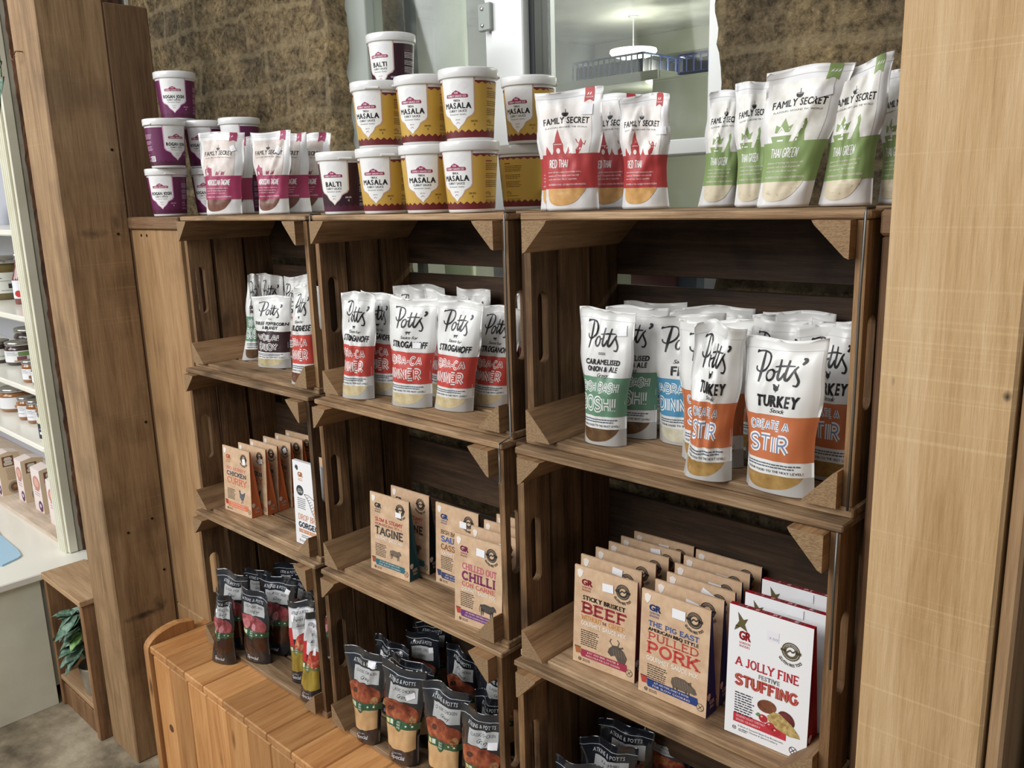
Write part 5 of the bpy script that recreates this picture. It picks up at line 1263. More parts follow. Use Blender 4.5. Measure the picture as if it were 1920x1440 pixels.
# ------------------------------------------------------------------ pouches: kind, x, y, z, turn, base left/right, top left (s, h), top right (s, h), label
Z1, Z3 = -.3326, -1.0218
PCH = [
('mor', -0.9683, 0.0680, 0.0, 32, -0.0439, 0.0439, -0.0435, 0.1792, 0.0659, 0.178, 'front pink-banded spice pouch, leftmost of its row'),
('mor', -1.0120, 0.1190, 0.0, 32, -0.0495, 0.0495, -0.0447, 0.1677, 0.0586, 0.1706, 'pink-banded pouch behind the leftmost one, only its right edge showing'),
('mor', -0.787, 0.084, 0.0, 32, -0.0349, 0.0349, -0.0392, 0.1684, 0.0533, 0.1678, 'second front pink-banded pouch, with a sticker under its chilli flag'),
('mor', -0.795, 0.1340, 0.0, 30, -0.0464, 0.0464, -0.0494, 0.1673, 0.0472, 0.1686, 'pink-banded pouch just behind the second front one'),
('mor', -0.800, 0.1840, 0.0, 30, -0.0408, 0.0408, -0.0384, 0.1666, 0.0595, 0.168, 'rearmost pink-banded pouch, beside the lower balti tub'),
('red', 0.0373, 0.0740, 0.0, 26, -0.0399, 0.0399, -0.0537, 0.1675, 0.0485, 0.1697, 'red-banded Thai curry pouch in front, square white price sticker'),
('red', 0.058, 0.150, 0.0, 24, -0.0383, 0.0383, -0.0445, 0.1649, 0.0414, 0.1655, 'red-banded Thai curry pouch squeezed between the two front ones'),
('red', 0.1294, 0.127, 0.0, 22, -0.035, 0.035, -0.0375, 0.1569, 0.0351, 0.1558, 'red-banded Thai curry pouch with curled top corner, right of its group'),
('red', -0.0131, 0.1130, 0.0, 24, -0.0363, 0.0363, -0.0396, 0.1616, 0.0469, 0.1609, 'red-banded Thai curry pouch almost hidden behind the left front one'),
('green', 0.2132, 0.1854, 0.0, 30, -0.0285, 0.0285, -0.0153, 0.1558, 0.0432, 0.1569, 'green-banded Thai pouch at the left end, lowest of the green group'),
('green', 0.2821, 0.159, 0.0, 20, -0.0259, 0.0309, -0.0288, 0.1581, 0.0293, 0.1631, 'green-banded Thai pouch second from left, overlapped by the tilted one'),
('green', 0.3491, 0.1044, 0.0, 18, -0.0316, 0.0316, -0.0233, 0.1621, 0.0776, 0.168, 'green-banded Thai pouch in front leaning to the right'),
('green', 0.4147, 0.1372, 0.0, 14, -0.0313, 0.0313, -0.0207, 0.1573, 0.0458, 0.1735, 'green-banded Thai pouch with raised right corner, beside the post'),
('green', 0.460, 0.1902, 0.0, 8, -0.024, 0.024, -0.0296, 0.155, 0.0291, 0.1623, 'green-banded Thai pouch mostly hidden behind the right post'),
('pepper', -0.8194, 0.0716, Z1, 19, -0.0467, 0.0467, -0.0431, 0.1583, 0.0632, 0.1582, 'short peppercorn and brandy sauce pouch with dark maroon band'),
('bolog', -0.6036, 0.0114, Z1, 12, -0.04, 0.04, -0.0133, 0.194, 0.0400, 0.2007, 'bolognese sauce pouch at the front edge of the left crate'),
('bishgreen', -0.9435, 0.0968, Z1, 60, -0.0302, 0.0302, 0.0000, 0.1968, 0.0281, 0.1957, 'green-banded gravy pouch turned sideways behind the peppercorn pouch'),
('bolog', -0.965, 0.165, Z1, 25, -0.042, 0.042, -0.0346, 0.1931, 0.0346, 0.1868, 'white pouch with folded corner at the back left of the left crate'),
('bolog', -0.873, 0.175, Z1, 15, -0.042, 0.042, -0.0383, 0.1868, 0.0383, 0.1931, 'white pouch standing deepest in the left crate'),
('bolog', -0.690, 0.090, Z1, 10, -0.042, 0.042, -0.0393, 0.1838, 0.0393, 0.1862, 'white pouch behind the front bolognese pouch'),
('strog', -0.4225, 0.0041, Z1, 15, -0.037, 0.037, -0.0208, 0.196, 0.0557, 0.1904, 'creased stroganoff pouch at the far left front of the middle crate'),
('strog', -0.4059, 0.0529, Z1, 12, -0.042, 0.042, -0.0407, 0.1942, 0.0407, 0.1856, 'stroganoff pouch behind the creased left one'),
('strog', -0.2914, 0.0218, Z1, 17, -0.0423, 0.0423, -0.0376, 0.1936, 0.0646, 0.188, 'front stroganoff pouch with small white price sticker'),
('strog', -0.2113, 0.0476, Z1, 12, -0.0409, 0.0409, -0.0195, 0.1906, 0.0737, 0.1852, 'stroganoff pouch right of the one with the sticker'),
('strog', -0.1818, 0.1052, Z1, 14, -0.0364, 0.0364, -0.0113, 0.1748, 0.0729, 0.1725, 'tilted stroganoff pouch at the right side of the middle crate'),
('strog', -0.124, 0.168, Z1, 10, -0.042, 0.042, -0.0357, 0.1905, 0.0357, 0.1895, 'stroganoff pouch in the back right corner of the middle crate'),
('strog', -0.290, 0.180, Z1, 12, -0.042, 0.042, -0.0391, 0.1924, 0.0391, 0.1876, 'stroganoff pouch deepest in the middle crate, right of centre'),
('strog', -0.420, 0.184, Z1, 14, -0.042, 0.042, -0.0435, 0.1926, 0.0435, 0.1873, 'stroganoff pouch deepest in the middle crate, left'),
('strog', -0.412, 0.136, Z1, 14, -0.042, 0.042, -0.046, 0.1929, 0.046, 0.187, 'stroganoff pouch in the second row from the back, left'),
('strog', -0.2885, 0.1057, Z1, 10, -0.042, 0.042, -0.049, 0.1951, 0.049, 0.1845, 'stroganoff pouch behind the gap of the two front middle ones'),
('caramel', 0.1187, 0.0434, Z1, 8, -0.0346, 0.0346, -0.0452, 0.1961, 0.0487, 0.1934, 'front green-banded onion gravy pouch with handwritten price'),
('caramel', 0.1291, 0.0995, Z1, 6, -0.0382, 0.0382, -0.0465, 0.1918, 0.0559, 0.1965, 'green-banded onion gravy pouch behind the front one'),
('fish', 0.2133, 0.1090, Z1, 8, -0.0405, 0.0405, -0.0572, 0.1848, 0.055, 0.1902, 'blue-banded fish sauce pouch'),
('turkey', 0.3136, -0.0004, Z1, 8, -0.0323, 0.0323, -0.019, 0.1976, 0.0435, 0.1955, 'crumpled narrow orange-banded turkey stock pouch left of the big front one'),
('turkey', 0.2879, 0.0555, Z1, 5, -0.0445, 0.0445, -0.053, 0.1899, 0.053, 0.1941, 'turkey stock pouch behind the crumpled one'),
('turkey', 0.407, 0.009, Z1, -2, -0.0444, 0.0444, -0.0573, 0.1806, 0.0489, 0.1884, 'large front turkey stock pouch, the most fully visible one'),
('turkey', 0.4401, 0.0880, Z1, 0, -0.0403, 0.0353, -0.0553, 0.1883, 0.0329, 0.1958, 'turkey stock pouch against the right crate wall'),
('fish', 0.108, 0.1838, Z1, 5, -0.0479, 0.0479, -0.057, 0.1869, 0.057, 0.1929, 'white pouch top at the back left of the right crate'),
('fish', 0.2187, 0.1868, Z1, 5, -0.0479, 0.0479, -0.057, 0.188, 0.055, 0.192, 'white pouch top at the back, second from left in the right crate'),
('turkey', 0.3553, 0.0996, Z1, 4, -0.042, 0.042, -0.0392, 0.1935, 0.0392, 0.1905, 'turkey stock pouch directly behind the large front one'),
('turkey', 0.3004, 0.1437, Z1, 4, -0.040, 0.040, -0.0277, 0.1901, 0.0277, 0.1899, 'white pouch with pointed top in the third row of the right crate'),
('fish', 0.3378, 0.1923, Z1, 3, -0.0431, 0.0431, -0.0514, 0.189, 0.0514, 0.191, 'white pouch top at the back, third from left in the right crate'),
('turkey', 0.4096, 0.1374, Z1, 2, -0.042, 0.042, -0.0311, 0.1891, 0.0311, 0.1909, 'white pouch between the large front one and the right back corner'),
('beefg', -0.9302, -0.0658, -1.033, 20, -0.0371, 0.0371, -0.0075, 0.1821, 0.0454, 0.1669, 'foremost glossy beef gravy pouch slumped over the bench edge'),
('beefg', -0.9516, -0.0222, Z3, 16, -0.0366, 0.0366, -0.0413, 0.1921, 0.0597, 0.196, 'beef gravy pouch standing behind the slumped one'),
('beefg', -0.8521, -0.0199, Z3, 16, -0.0396, 0.0396, -0.0397, 0.1882, 0.0471, 0.1655, 'beef gravy pouch second in the front row, meat picture facing out'),
('beefg', -0.8505, 0.0319, Z3, 12, -0.0409, 0.0409, -0.0516, 0.189, 0.082, 0.2008, 'wide beef gravy pouch in the second row with silver label'),
('tomato', -0.6994, -0.0023, Z3, 16, -0.0267, 0.0267, -0.0192, 0.1912, 0.0601, 0.2035, 'pale-topped tomato sauce pouch behind the yellow one'),
('tomato', -0.6162, -0.0308, Z3, 10, -0.037, 0.037, 0.005, 0.2104, 0.0500, 0.2017, 'front pouch of golden sauce with red picture by the left crate wall'),
('beefg', -0.9750, 0.0679, Z3, 14, -0.043, 0.043, -0.0512, 0.154, 0.0512, 0.1659, 'dark pouch in shadow at the left of the bottom left crate'),
('beefg', -0.9464, 0.1365, Z3, 12, -0.0446, 0.0446, -0.055, 0.1508, 0.055, 0.1691, 'dark pouch deepest at the back left of the bottom left crate'),
('beefg', -0.8406, 0.1172, Z3, 12, -0.0445, 0.0445, -0.0509, 0.1565, 0.0509, 0.1635, 'dark pouch deep in the middle of the bottom left crate'),
('beefg', -0.7304, 0.0974, Z3, 8, -0.0429, 0.0429, -0.0511, 0.1633, 0.0511, 0.1567, 'dark pouch deep at the right of the bottom left crate'),
('chick', -0.4118, -0.0365, Z3, 10, -0.0294, 0.0294, -0.0549, 0.1877, 0.0608, 0.1965, 'chicken gravy pouch at the far left of its front row, base tapering'),
('chick', -0.3094, -0.0318, Z3, 12, -0.0361, 0.0361, -0.0461, 0.1977, 0.0629, 0.1959, 'chicken gravy pouch second from left in the front row'),
('chick', -0.2079, -0.0182, Z3, 12, -0.0377, 0.0377, -0.0402, 0.1934, 0.0625, 0.1909, 'chicken gravy pouch third from left in the front row'),
('chick', -0.1029, -0.0200, Z3, 10, -0.0415, 0.0415, -0.0459, 0.183, 0.0506, 0.1912, 'chicken gravy pouch at the right end of the front row, cut by the frame'),
('chick', -0.3366, 0.0244, Z3, 8, -0.0463, 0.0463, -0.062, 0.1731, 0.062, 0.1765, 'wide chicken gravy pouch behind the second front one, top line fully readable'),
('chick', -0.4377, 0.0548, Z3, 14, -0.042, 0.042, -0.0445, 0.1709, 0.0445, 0.159, 'chicken gravy pouch with white sticker behind the left front one'),
('chick', -0.4109, 0.1113, Z3, 4, -0.0442, 0.0442, -0.0509, 0.1582, 0.0509, 0.1803, 'chicken gravy pouch deep in the crate with tilted silver label'),
('chick', -0.3006, 0.1193, Z3, 18, -0.042, 0.042, -0.0316, 0.182, 0.0316, 0.1474, 'chicken gravy pouch deep in the crate leaning right'),
('chick', -0.1925, 0.1141, Z3, 14, -0.042, 0.042, -0.0454, 0.176, 0.0454, 0.1538, 'chicken gravy pouch by the right corner block, upper one'),
('chick', -0.1468, 0.0461, Z3, 10, -0.042, 0.042, -0.0341, 0.1681, 0.0341, 0.1619, 'chicken gravy pouch by the right corner block, lower one'),
('chick', -0.4382, 0.1656, Z3, 8, -0.0454, 0.0454, -0.0511, 0.153, 0.0511, 0.1768, 'dark pouch in the deepest shadow of the bottom middle crate'),
('korma', 0.0938, 0.0803, Z3, 12, -0.0433, 0.0433, -0.0516, 0.1624, 0.0516, 0.1676, 'korma sauce pouch, middle of the three lettered ones'),
('korma', 0.0889, 0.1339, Z3, 12, -0.0434, 0.0434, -0.0517, 0.1642, 0.0517, 0.1658, 'korma sauce pouch behind the middle one'),
('korma', 0.1281, 0.1823, Z3, 14, -0.0463, 0.0463, -0.0551, 0.1697, 0.0551, 0.1603, 'korma sauce pouch furthest back, partly green picture'),
('korma', 0.0936, 0.0027, Z3, 12, -0.042, 0.042, -0.0476, 0.1594, 0.0476, 0.1705, 'korma sauce pouch nearest the front, only its rim in frame'),
]
STK_P = {0: (.80, .80, .010, .013, .4), 2: (.70, .78, .013, .015, -.5), 5: (.78, .83, .017, .015, -.05), 7: (.83, .68, .020, .012, .05), 11: (.74, .80, .022, .011, .2),
         22: (.68, .58, .016, .009, 0), 30: (.80, .86, .018, .014, .1), 36: (.90, .80, .022, .009, 0), 43: (.30, .75, .014, .010, .7), 46: (.84, .84, .012, .010, -.3), 47: (.28, .80, .014, .014, 0), 48: (.75, .62, .012, .014, 0),
         53: (.70, .88, .018, .012, 0), 54: (.74, .74, .018, .010, .35), 56: (.78, .70, .018, .012, 0), 57: (.80, .70, .018, .015, .05), 58: (.25, .80, .014, .011, 0), 59: (.82, .80, .012, .011, .2)}
GRP = {'mor': 'pink-banded spice pouches on the top shelf', 'red': 'red Thai pouches on the top shelf', 'green': 'green Thai pouches on the top shelf', 'strog': 'stroganoff pouches in the top middle crate',
       'turkey': 'turkey stock pouches in the top right crate', 'bolog': 'pouches in the top left crate', 'beefg': 'beef gravy pouches in the bottom left crate', 'chick': 'chicken gravy pouches in the bottom middle crate', 'korma': 'korma pouches in the bottom right crate'}
for i, (k, x, y, z, rz, bl, br, tl, hl, tr, hr, lab) in enumerate(PCH):
    if k in ('mor', 'red', 'green'): d = family(k); fm = FILM['frost']; dep = .017
    elif k in ('beefg', 'chick', 'korma', 'tomato'): d = dark_art(k); fm = FILM['navy']; dep = .019
    else: d = get_potts(k); fm = FILM['white']; dep = .021
    tight = z == Z1 and y > .05
    pouch('sauce_pouch', d, fm, (x, y, z + .0006), math.radians(rz), bl, br, tl, hl, tr, hr, 1.37 * i + 2, lab, 'pouch', GRP.get(k, 'pouches in the crates'),
          depth=dep if not tight else .0175, crumple={20: 1.6, 33: 2.0, 7: 1.5, 43: 1.8}.get(i, 1.15 if k in ('beefg', 'chick', 'tomato') else 1.0), sticker=STK_P.get(i))

# ------------------------------------------------------------------ cartons
KRAFT = noisy('kraft_board', (196, 158, 120), (216, 180, 142), 45, .72, .05, 5, c3=(206, 169, 131))
WCARD = plain('white_card', (232, 232, 234), .35, coat=.15)
SIDE = {'curry': plain('orange_card', (204, 98, 46), .5), 'tagine': plain('teal_card', (16, 72, 80), .45), 'saus': plain('slate_card', (44, 40, 60), .5), 'chilli': plain('plum_card', (88, 24, 66), .45), 'beef': plain('maroon_card', (116, 18, 30), .45), 'pork': plain('royal_blue_card', (24, 34, 104), .45), 'stuff': plain('crimson_card', (182, 20, 34), .38), 'bread': plain('bright_orange_card', (232, 134, 48), .45)}
Z2 = -.6767
BOX = [
('curry', -0.907, -0.0042, 3.5, 'foremost chicken curry box, full front with hen drawing'), ('curry', -0.8954, 0.0296, 3.5, 'second chicken curry box in its file'), ('curry', -0.8981, 0.0612, 3.5, 'third chicken curry box in its file'),
('curry', -0.8968, 0.0960, 3.5, 'fourth chicken curry box in its file, tilted sticker on its badge'), ('curry', -0.8961, 0.1281, 3.5, 'fifth chicken curry box in its file'), ('curry', -0.8997, 0.1596, 3.5, 'rearmost chicken curry box'),
('bread', -0.6035, -0.009, 2, 'white bread sauce box cut off by the crate wall'), ('bread2', -0.6403, 0.044, 2, 'kraft box with orange sides behind the white bread sauce box'), ('bread3', -0.6332, 0.0826, 2, 'kraft box at the back, right of the curry file'),
('tagine', -0.3737, 0.013, 3.4, 'front tagine box with teal side'), ('tagine', -0.3687, 0.059, 2, 'tagine box with dark side behind the front one'), ('saus', -0.2299, 0.052, 2, 'sausage cassoulet box with blue lettering'),
('chilli', -0.0964, -0.0248, 4, 'front chilli con carne box with plum side'), ('chilli', -0.0971, 0.0130, 3, 'second chilli box behind the front one'), ('chilli', -0.0988, 0.0459, 3, 'third chilli box, only its top showing'), ('chilli', -0.1009, 0.0791, 3, 'rearmost chilli box, a sliver of its top showing'),
('beef', 0.1403, 0.0049, 3.5, 'foremost beef brisket box with ox head drawing'), ('beef', 0.1238, 0.0393, 2.5, 'second beef box in its file, stickered'), ('beef', 0.125, 0.0747, 2.5, 'third beef box in its file'), ('beef', 0.1271, 0.1060, 2.5, 'fourth beef box in its file'), ('beef', 0.1293, 0.1362, 2.5, 'fifth beef box in its file'), ('beef', 0.1342, 0.1662, 2.5, 'rearmost beef box by the dark crate back'),
('pork', 0.2634, -0.0001, 0.5, 'foremost pulled pork box with pig drawing'), ('pork', 0.2617, 0.0363, 1, 'second pulled pork box in its file'), ('pork', 0.261, 0.0675, 1, 'third pulled pork box, tilted sticker'), ('pork', 0.2528, 0.1014, 1, 'fourth pulled pork box in its file'), ('pork', 0.2483, 0.1334, 1, 'fifth pulled pork box in its file'), ('pork', 0.2507, 0.1646, 1, 'rearmost pulled pork box'),
('stuff', 0.4047, -0.0022, 2, 'foremost white festive stuffing box with red side'), ('stuff', 0.4044, 0.0395, 2, 'middle white stuffing box, upper part showing'), ('stuff', 0.4028, 0.0893, 2, 'rearmost white stuffing box'),
]
SK = {1: (.82, .80, .015, .011, .2), 0: (.80, .83, .012, .013, .15), 3: (.80, .86, .014, .012, .5), 9: (.74, .80, .016, .010, 0), 11: (.66, .82, .017, .012, 0), 12: (.56, .86, .018, .013, -.05), 13: (.70, .86, .018, .011, 0),
      16: (.55, .86, .019, .0125, .05), 17: (.62, .93, .018, .011, -.1), 20: (.60, .93, .018, .011, .1), 21: (.52, .90, .019, .012, .05), 22: (.56, .87, .021, .0135, .0), 23: (.56, .86, .021, .0135, -.15), 24: (.62, .90, .021, .012, -.4), 25: (.62, .88, .021, .011, 0), 26: (.6, .88, .020, .011, 0), 29: (.62, .955, .022, .012, 0), 30: (.55, .955, .022, .012, 0)}
for i, (k, x, y, rz, lab) in enumerate(BOX):
    if k in ('stuff', 'bread'):
        w = .111 if k == 'stuff' else .105
        carton('sauce_mix_box', k, (x, y, Z2), math.radians(rz), w, .180, .036, .008, .006, WCARD, SIDE[k], lab, 'white and red stuffing boxes' if k == 'stuff' else None, sticker=SK.get(i), top=(k == 'stuff'), logo=(236, 190, 190) if k == 'stuff' else (250, 220, 190))
    else:
        kk = {'bread3': 'bread2'}.get(k, k)
        w = {'curry': .108, 'tagine': .108, 'saus': .108, 'chilli': .104, 'bread2': .070, 'bread3': .060}.get(k, .110)
        sd = SIDE['bread' if kk == 'bread2' else kk]
        if i == 10: sd = plain('dark_slate_card', (30, 30, 36), .45)
        carton('sauce_mix_box', kk, (x, y, Z2), math.radians(rz), w, .155 if kk != 'bread2' else .172, .0285, .003, .009, KRAFT, sd, lab, {'curry': 'chicken curry boxes in file', 'tagine': 'tagine boxes', 'chilli': 'chilli boxes in file', 'beef': 'beef boxes in file', 'pork': 'pulled pork boxes in file'}.get(k), sticker=SK.get(i))

# ------------------------------------------------------------------ left-hand shelf unit
CREAM = noisy('cream_paint', (214, 210, 184), (228, 226, 204), 5, .45, .03)
WSH = plain('white_shelf_paint', (236, 232, 218), .3, coat=.3)
unit = empty('shelf_unit', (-2.4, .06, -1.0), 0, 'white painted wall shelving with fluted upright at the left edge', 'shelving')
def up(nm, b, mt, c=.002): return MB().box(b[0] + 2.4, b[1] + 2.4, b[2] - .06, b[3] - .06, b[4] + 1.0, b[5] + 1.0, c).build(nm, mt, unit)
m = MB(); m.box(-1.935 + 2.4, -1.862 + 2.4, -.0745 - .06, -.048 - .06, -1.018 + 1.0, .95 + 1.0, .002)
for q in range(4): m.box(-1.930 + q * .016 + 2.4, -1.922 + q * .016 + 2.4, -.0825 - .06, -.0745 - .06, -1.018 + 1.0, .95 + 1.0, .003)
m.build('fluted_upright', CREAM, unit)
for zt, yf in ((-.031, -.0825), (-.285, -.0825), (-.508, -.0825), (-.689, -.0825)):
    up('shelf_board', (-4.2, -1.936, yf, .24, zt - .018, zt), WSH, .004)
up('back_board', (-4.2, -1.936, .24, .252, -1.018, .9), plain('pale_grey_back', (188, 190, 200), .6))
up('side_board', (-1.960, -1.936, -.046, .24, -1.018, .9), WSH)
pls = MB().box(-1.990, -1.8640, -.0465, -.034, -1.018, .95, .001).build('wall_left', noisy('grey_plaster', (150, 146, 126), (180, 176, 156), 9, .85, .2)); struct(pls)
# ragged old timber edge
V = []; F = []; n = 90
for j in range(n + 1):
    z = -1.018 + 1.968 * j / n; w = nz(z * 22, 1.2, 5) * .006 + nz(z * 60, 4, 5) * .004
    V += [(-1.8600 + nz(z * 30, 9, 1) * .003, -.036 + w, z), (-1.8560 + nz(z * 12, 5, 1) * .003, -.020, z), (-1.858, .28, z), (-1.90, .28, z), (-1.90, -.033, z)]
for j in range(n):
    for i in range(5): a, b = j * 5 + i, j * 5 + (i + 1) % 5; F.append([a, b, b + 5, a + 5])
F += [[0, 1, 2, 3, 4][::-1], [n * 5 + i for i in range(5)]]
tag(mesh_obj('old_timber_edge', V, F, bark), 'ragged dark old timber strip between the shelf unit and the left post', 'timber')
pk = MB().box(-4.2, -1.9605, -.066, .238, -1.0195, -1.008, .003, seed=3).build('box_plank', wood('washed_plank_x', 'x', (176, 150, 124), (206, 184, 160), (222, 204, 184), stain=.1)); tag(pk, 'pale washed plank on the counter carrying the biscuit boxes', 'plank')
ct = empty('counter_unit', (-2.5, -.5, FLOOR), 0, 'cream counter cabinet with white worktop at the lower left', 'counter')
MB().box(-1.7, .72, -.55, .60, -1.042 - FLOOR, -1.0198 - FLOOR, .003).build('worktop', [WSH], ct)
MB().box(.69, .708, -.55, .312, 0, -1.043 - FLOOR, .001).build('end_panel', CREAM, ct)
MB().box(-1.7, .688, -.54, .60, 0.05, -1.043 - FLOOR, .001).build('cabinet_body', CREAM, ct)
P_ = [(0, 0), (.10, -.15), (.30, -.20), (.33, -.10), (.26, .05), (.1, .08)]
bt = MB().prism([(-2.33, -.15), (-2.20, -.168), (-2.02, -.172), (-1.965, -.180), (-1.950, -.192), (-1.925, -.245), (-1.935, -.262), (-2.0, -.30), (-2.3, -.36), (-2.36, -.25)], -1.0196, -1.0145, 'z').build('blue_tray', plain('pale_blue_plastic_tray', (160, 206, 236), .25, coat=.3)); tag(bt, 'pale blue flat tray corner lying on the white worktop', 'tray')

# jars, bottle, boxes
lidm = plain('tin_lid', (170, 166, 162), .25, .9); glassj = plain('jar_glass', (206, 210, 204), .06, coat=.6)
def jar(x, y, z, r, h, cont, labc, mark, label, name='glass_jar', cat='jar', lid=lidm, face=1.2):
    root = empty(name, (x, y, z), face, label, cat, 'jars on the white shelves')
    MB().lathe([(r * .88, 0), (r, r * .12), (r, h * .70), (r * .93, h * .78), (r * .86, h * .82), (r * .86, h * .86)], 28).build('jar_body', cont, root, True)
    l = MB().lathe([(r * .93, h * .84), (r * .96, h * .85), (r * .96, h * .985), (r * .9, h), (.001, h * .99)], 28).build('lid', lid, root, False)
    for p_ in l.data.polygons: p_.use_smooth = len(p_.vertices) == 4
    V = []; F = []; n = 22
    for i in range(n + 1):
        a = -2.3 + 4.6 * i / n
        for zz in (h * .16, h * .64): V.append(((r + .0006) * math.sin(a), -(r + .0006) * math.cos(a), zz))
    for i in range(n): F.append([i * 2, i * 2 + 2, i * 2 + 3, i * 2 + 1])
    lb2 = mesh_obj('label', V, F, plain('paper_label_%d_%d_%d' % labc, labc, .5), parent=root, smooth=True)
    def patch(a0, a1, z0, z1, c, nm='label_print'):
        V = []; F = []; n = 6
        for i in range(n + 1):
            a = a0 + (a1 - a0) * i / n
            for zz in (z0 * h, z1 * h): V.append(((r + .0011) * math.sin(a), -(r + .0011) * math.cos(a), zz))
        for i in range(n): F.append([i * 2, i * 2 + 2, i * 2 + 3, i * 2 + 1])
        return V, F, c
    vv = []; ff = []; ms = []; mi = []
    for (a0, a1, z0, z1, c) in mark:
        V, F, c = patch(a0, a1, z0, z1, c); b = len(vv); vv += V; ff += [[q + b for q in f] for f in F]
        mt = plain('ink_%d_%d_%d_50' % c, c, .5)
        if mt not in ms: ms.append(mt)
        mi += [ms.index(mt)] * len(F)
    if vv: mesh_obj('label_print', vv, ff, ms, mi, parent=lb2)
    return root
DKB = plain('dark_preserve', (60, 36, 30), .15, coat=.6); OLV = plain('olive_oil_green', (104, 86, 36), .12, coat=.6); MAY = plain('mayonnaise_cream', (214, 208, 176), .2, coat=.5); AMB = plain('amber_preserve', (150, 90, 40), .15, coat=.6)
TXT = [(-.8, -.1, .56, .58, (110, 116, 130)), (-.8, .1, .50, .515, (150, 150, 156)), (-.8, 0, .45, .465, (150, 150, 156))]
jar(-2.585, .070, -.2848, .068, .150, OLV, (214, 216, 206), [(.55, .95, .27, .38, (50, 52, 52)), (-.2, .3, .5, .52, (90, 100, 110)), (.2, 1.1, .44, .45, (120, 124, 128)), (.2, 1.0, .22, .23, (120, 124, 128))], 'large jar of olives with round black seal on its label, upper shelf', face=.9)
bt2 = empty('sauce_bottle', (-2.330, .045, -.2848), 1.0, 'slim red chilli sauce bottle with white label beside the olive jar', 'bottle')
MB().lathe([(.022, 0), (.025, .004), (.025, .085), (.020, .098), (.010, .125), (.009, .150)], 22).build('bottle_body', plain('red_sauce', (120, 40, 30), .12, coat=.6), bt2, True)
MB().lathe([(.0105, .146), (.0105, .166), (.009, .168), (.001, .168)], 16).build('cap', lidm, bt2, True)
V = []; F = []
for i in range(17):
    a = -2.2 + 4.4 * i / 16
    for zz in (.020, .080): V.append((.0256 * math.sin(a), -.0256 * math.cos(a), zz))
F = [[i * 2, i * 2 + 2, i * 2 + 3, i * 2 + 1] for i in range(16)]
mesh_obj('label', V, F, plain('paper_label_226_228_232', (226, 228, 232), .5), parent=bt2, smooth=True)
o = MB().lathe([(.011, 0), (.011, .0008)], 14).build('label_print', plain('ink_200_40_30_50', (200, 40, 30), .5), bt2); o.rotation_euler = (math.pi / 2, 0, -.2); o.location = (-.004, -.0258, .036)
jar(-2.95, .10, -.0308, .05, .10, DKB, (60, 50, 96), [(-1, 1, .3, .33, (190, 160, 90))], 'dark jar with purple label on the top white shelf')
jar(-2.80, .02, -.0308, .028, .115, plain('blue_white_jar', (150, 160, 200), .2, coat=.5), (206, 212, 230), [(-1, 1, .3, .34, (60, 70, 140)), (-1, 1, .5, .53, (60, 70, 140))], 'narrow blue and white jar beside the dark one on the top white shelf')
jar(-2.470, .055, -.5078, .050, .082, DKB, (224, 224, 224), TXT + [(.1, .8, .42, .60, (104, 140, 76)), (.0, .6, .20, .40, (130, 66, 74)), (-.2, .3, .18, .24, (170, 140, 80))], 'beetroot chutney jar with leaf picture, second white shelf', face=1.0)
jar(-2.580, .010, -.5078, .045, .080, DKB, (214, 216, 212), [(-.6, .6, .3, .34, (150, 170, 120))], 'preserve jar left of the beetroot chutney jar')
jar(-2.640, .150, -.5078, .060, .105, DKB, (214, 216, 212), TXT, 'wide preserve jar at the back left of the second white shelf')
jar(-2.500, .170, -.5078, .045, .092, DKB, (222, 222, 220), TXT, 'preserve jar behind the beetroot chutney jar')
jar(-2.385, .150, -.5078, .045, .090, DKB, (222, 222, 220), [(0, .6, .3, .6, (60, 80, 50))], 'preserve jar behind right of the beetroot chutney jar')
jar(-2.085, -.036, -.5078, .027, .070, AMB, (226, 228, 230), TXT + [(.1, .7, .2, .34, (150, 90, 70)), (.3, .8, .16, .24, (70, 110, 70))], 'small square-shouldered relish jar at the right of the second white shelf', face=.8)
jar(-2.010, -.034, -.5078, .026, .068, AMB, (226, 228, 230), TXT, 'small relish jar tucked against the fluted upright', face=.8)
jar(-2.575, .050, -.6888, .058, .085, AMB, (224, 224, 226), [(.2, .6, .44, .6, (200, 120, 90)), (.1, .5, .32, .44, (206, 130, 80)), (.0, .6, .20, .32, (210, 140, 80))], 'wide apricot chutney jar with orange fruit picture, third white shelf', face=1.1)
jar(-2.420, .110, -.6888, .055, .085, DKB, (222, 222, 222), [], 'dark preserve jar behind the apricot chutney jar')
for i, (x, y) in enumerate(((-2.382, .022), (-2.300, .024), (-2.222, .028))):
    jar(x, y, -.6888, .029, .080, AMB, (226, 228, 232), TXT + [(-.8, 0, .3, .32, (200, 110, 120))], ['small preserve jar, furthest left of the row of three on the third shelf', 'small preserve jar, middle of the row of three on the third shelf', 'small preserve jar, right of the row of three on the third shelf'][i], face=.9)
jar(-1.995, -.040, -.6888, .028, .100, MAY, (28, 40, 56), [(-.6, .9, .44, .50, (120, 130, 150)), (-.6, .9, .30, .38, (224, 226, 230)), (.1, .9, .20, .23, (224, 226, 230))], 'mayonnaise jar with navy label at the front of the third white shelf', face=.8)

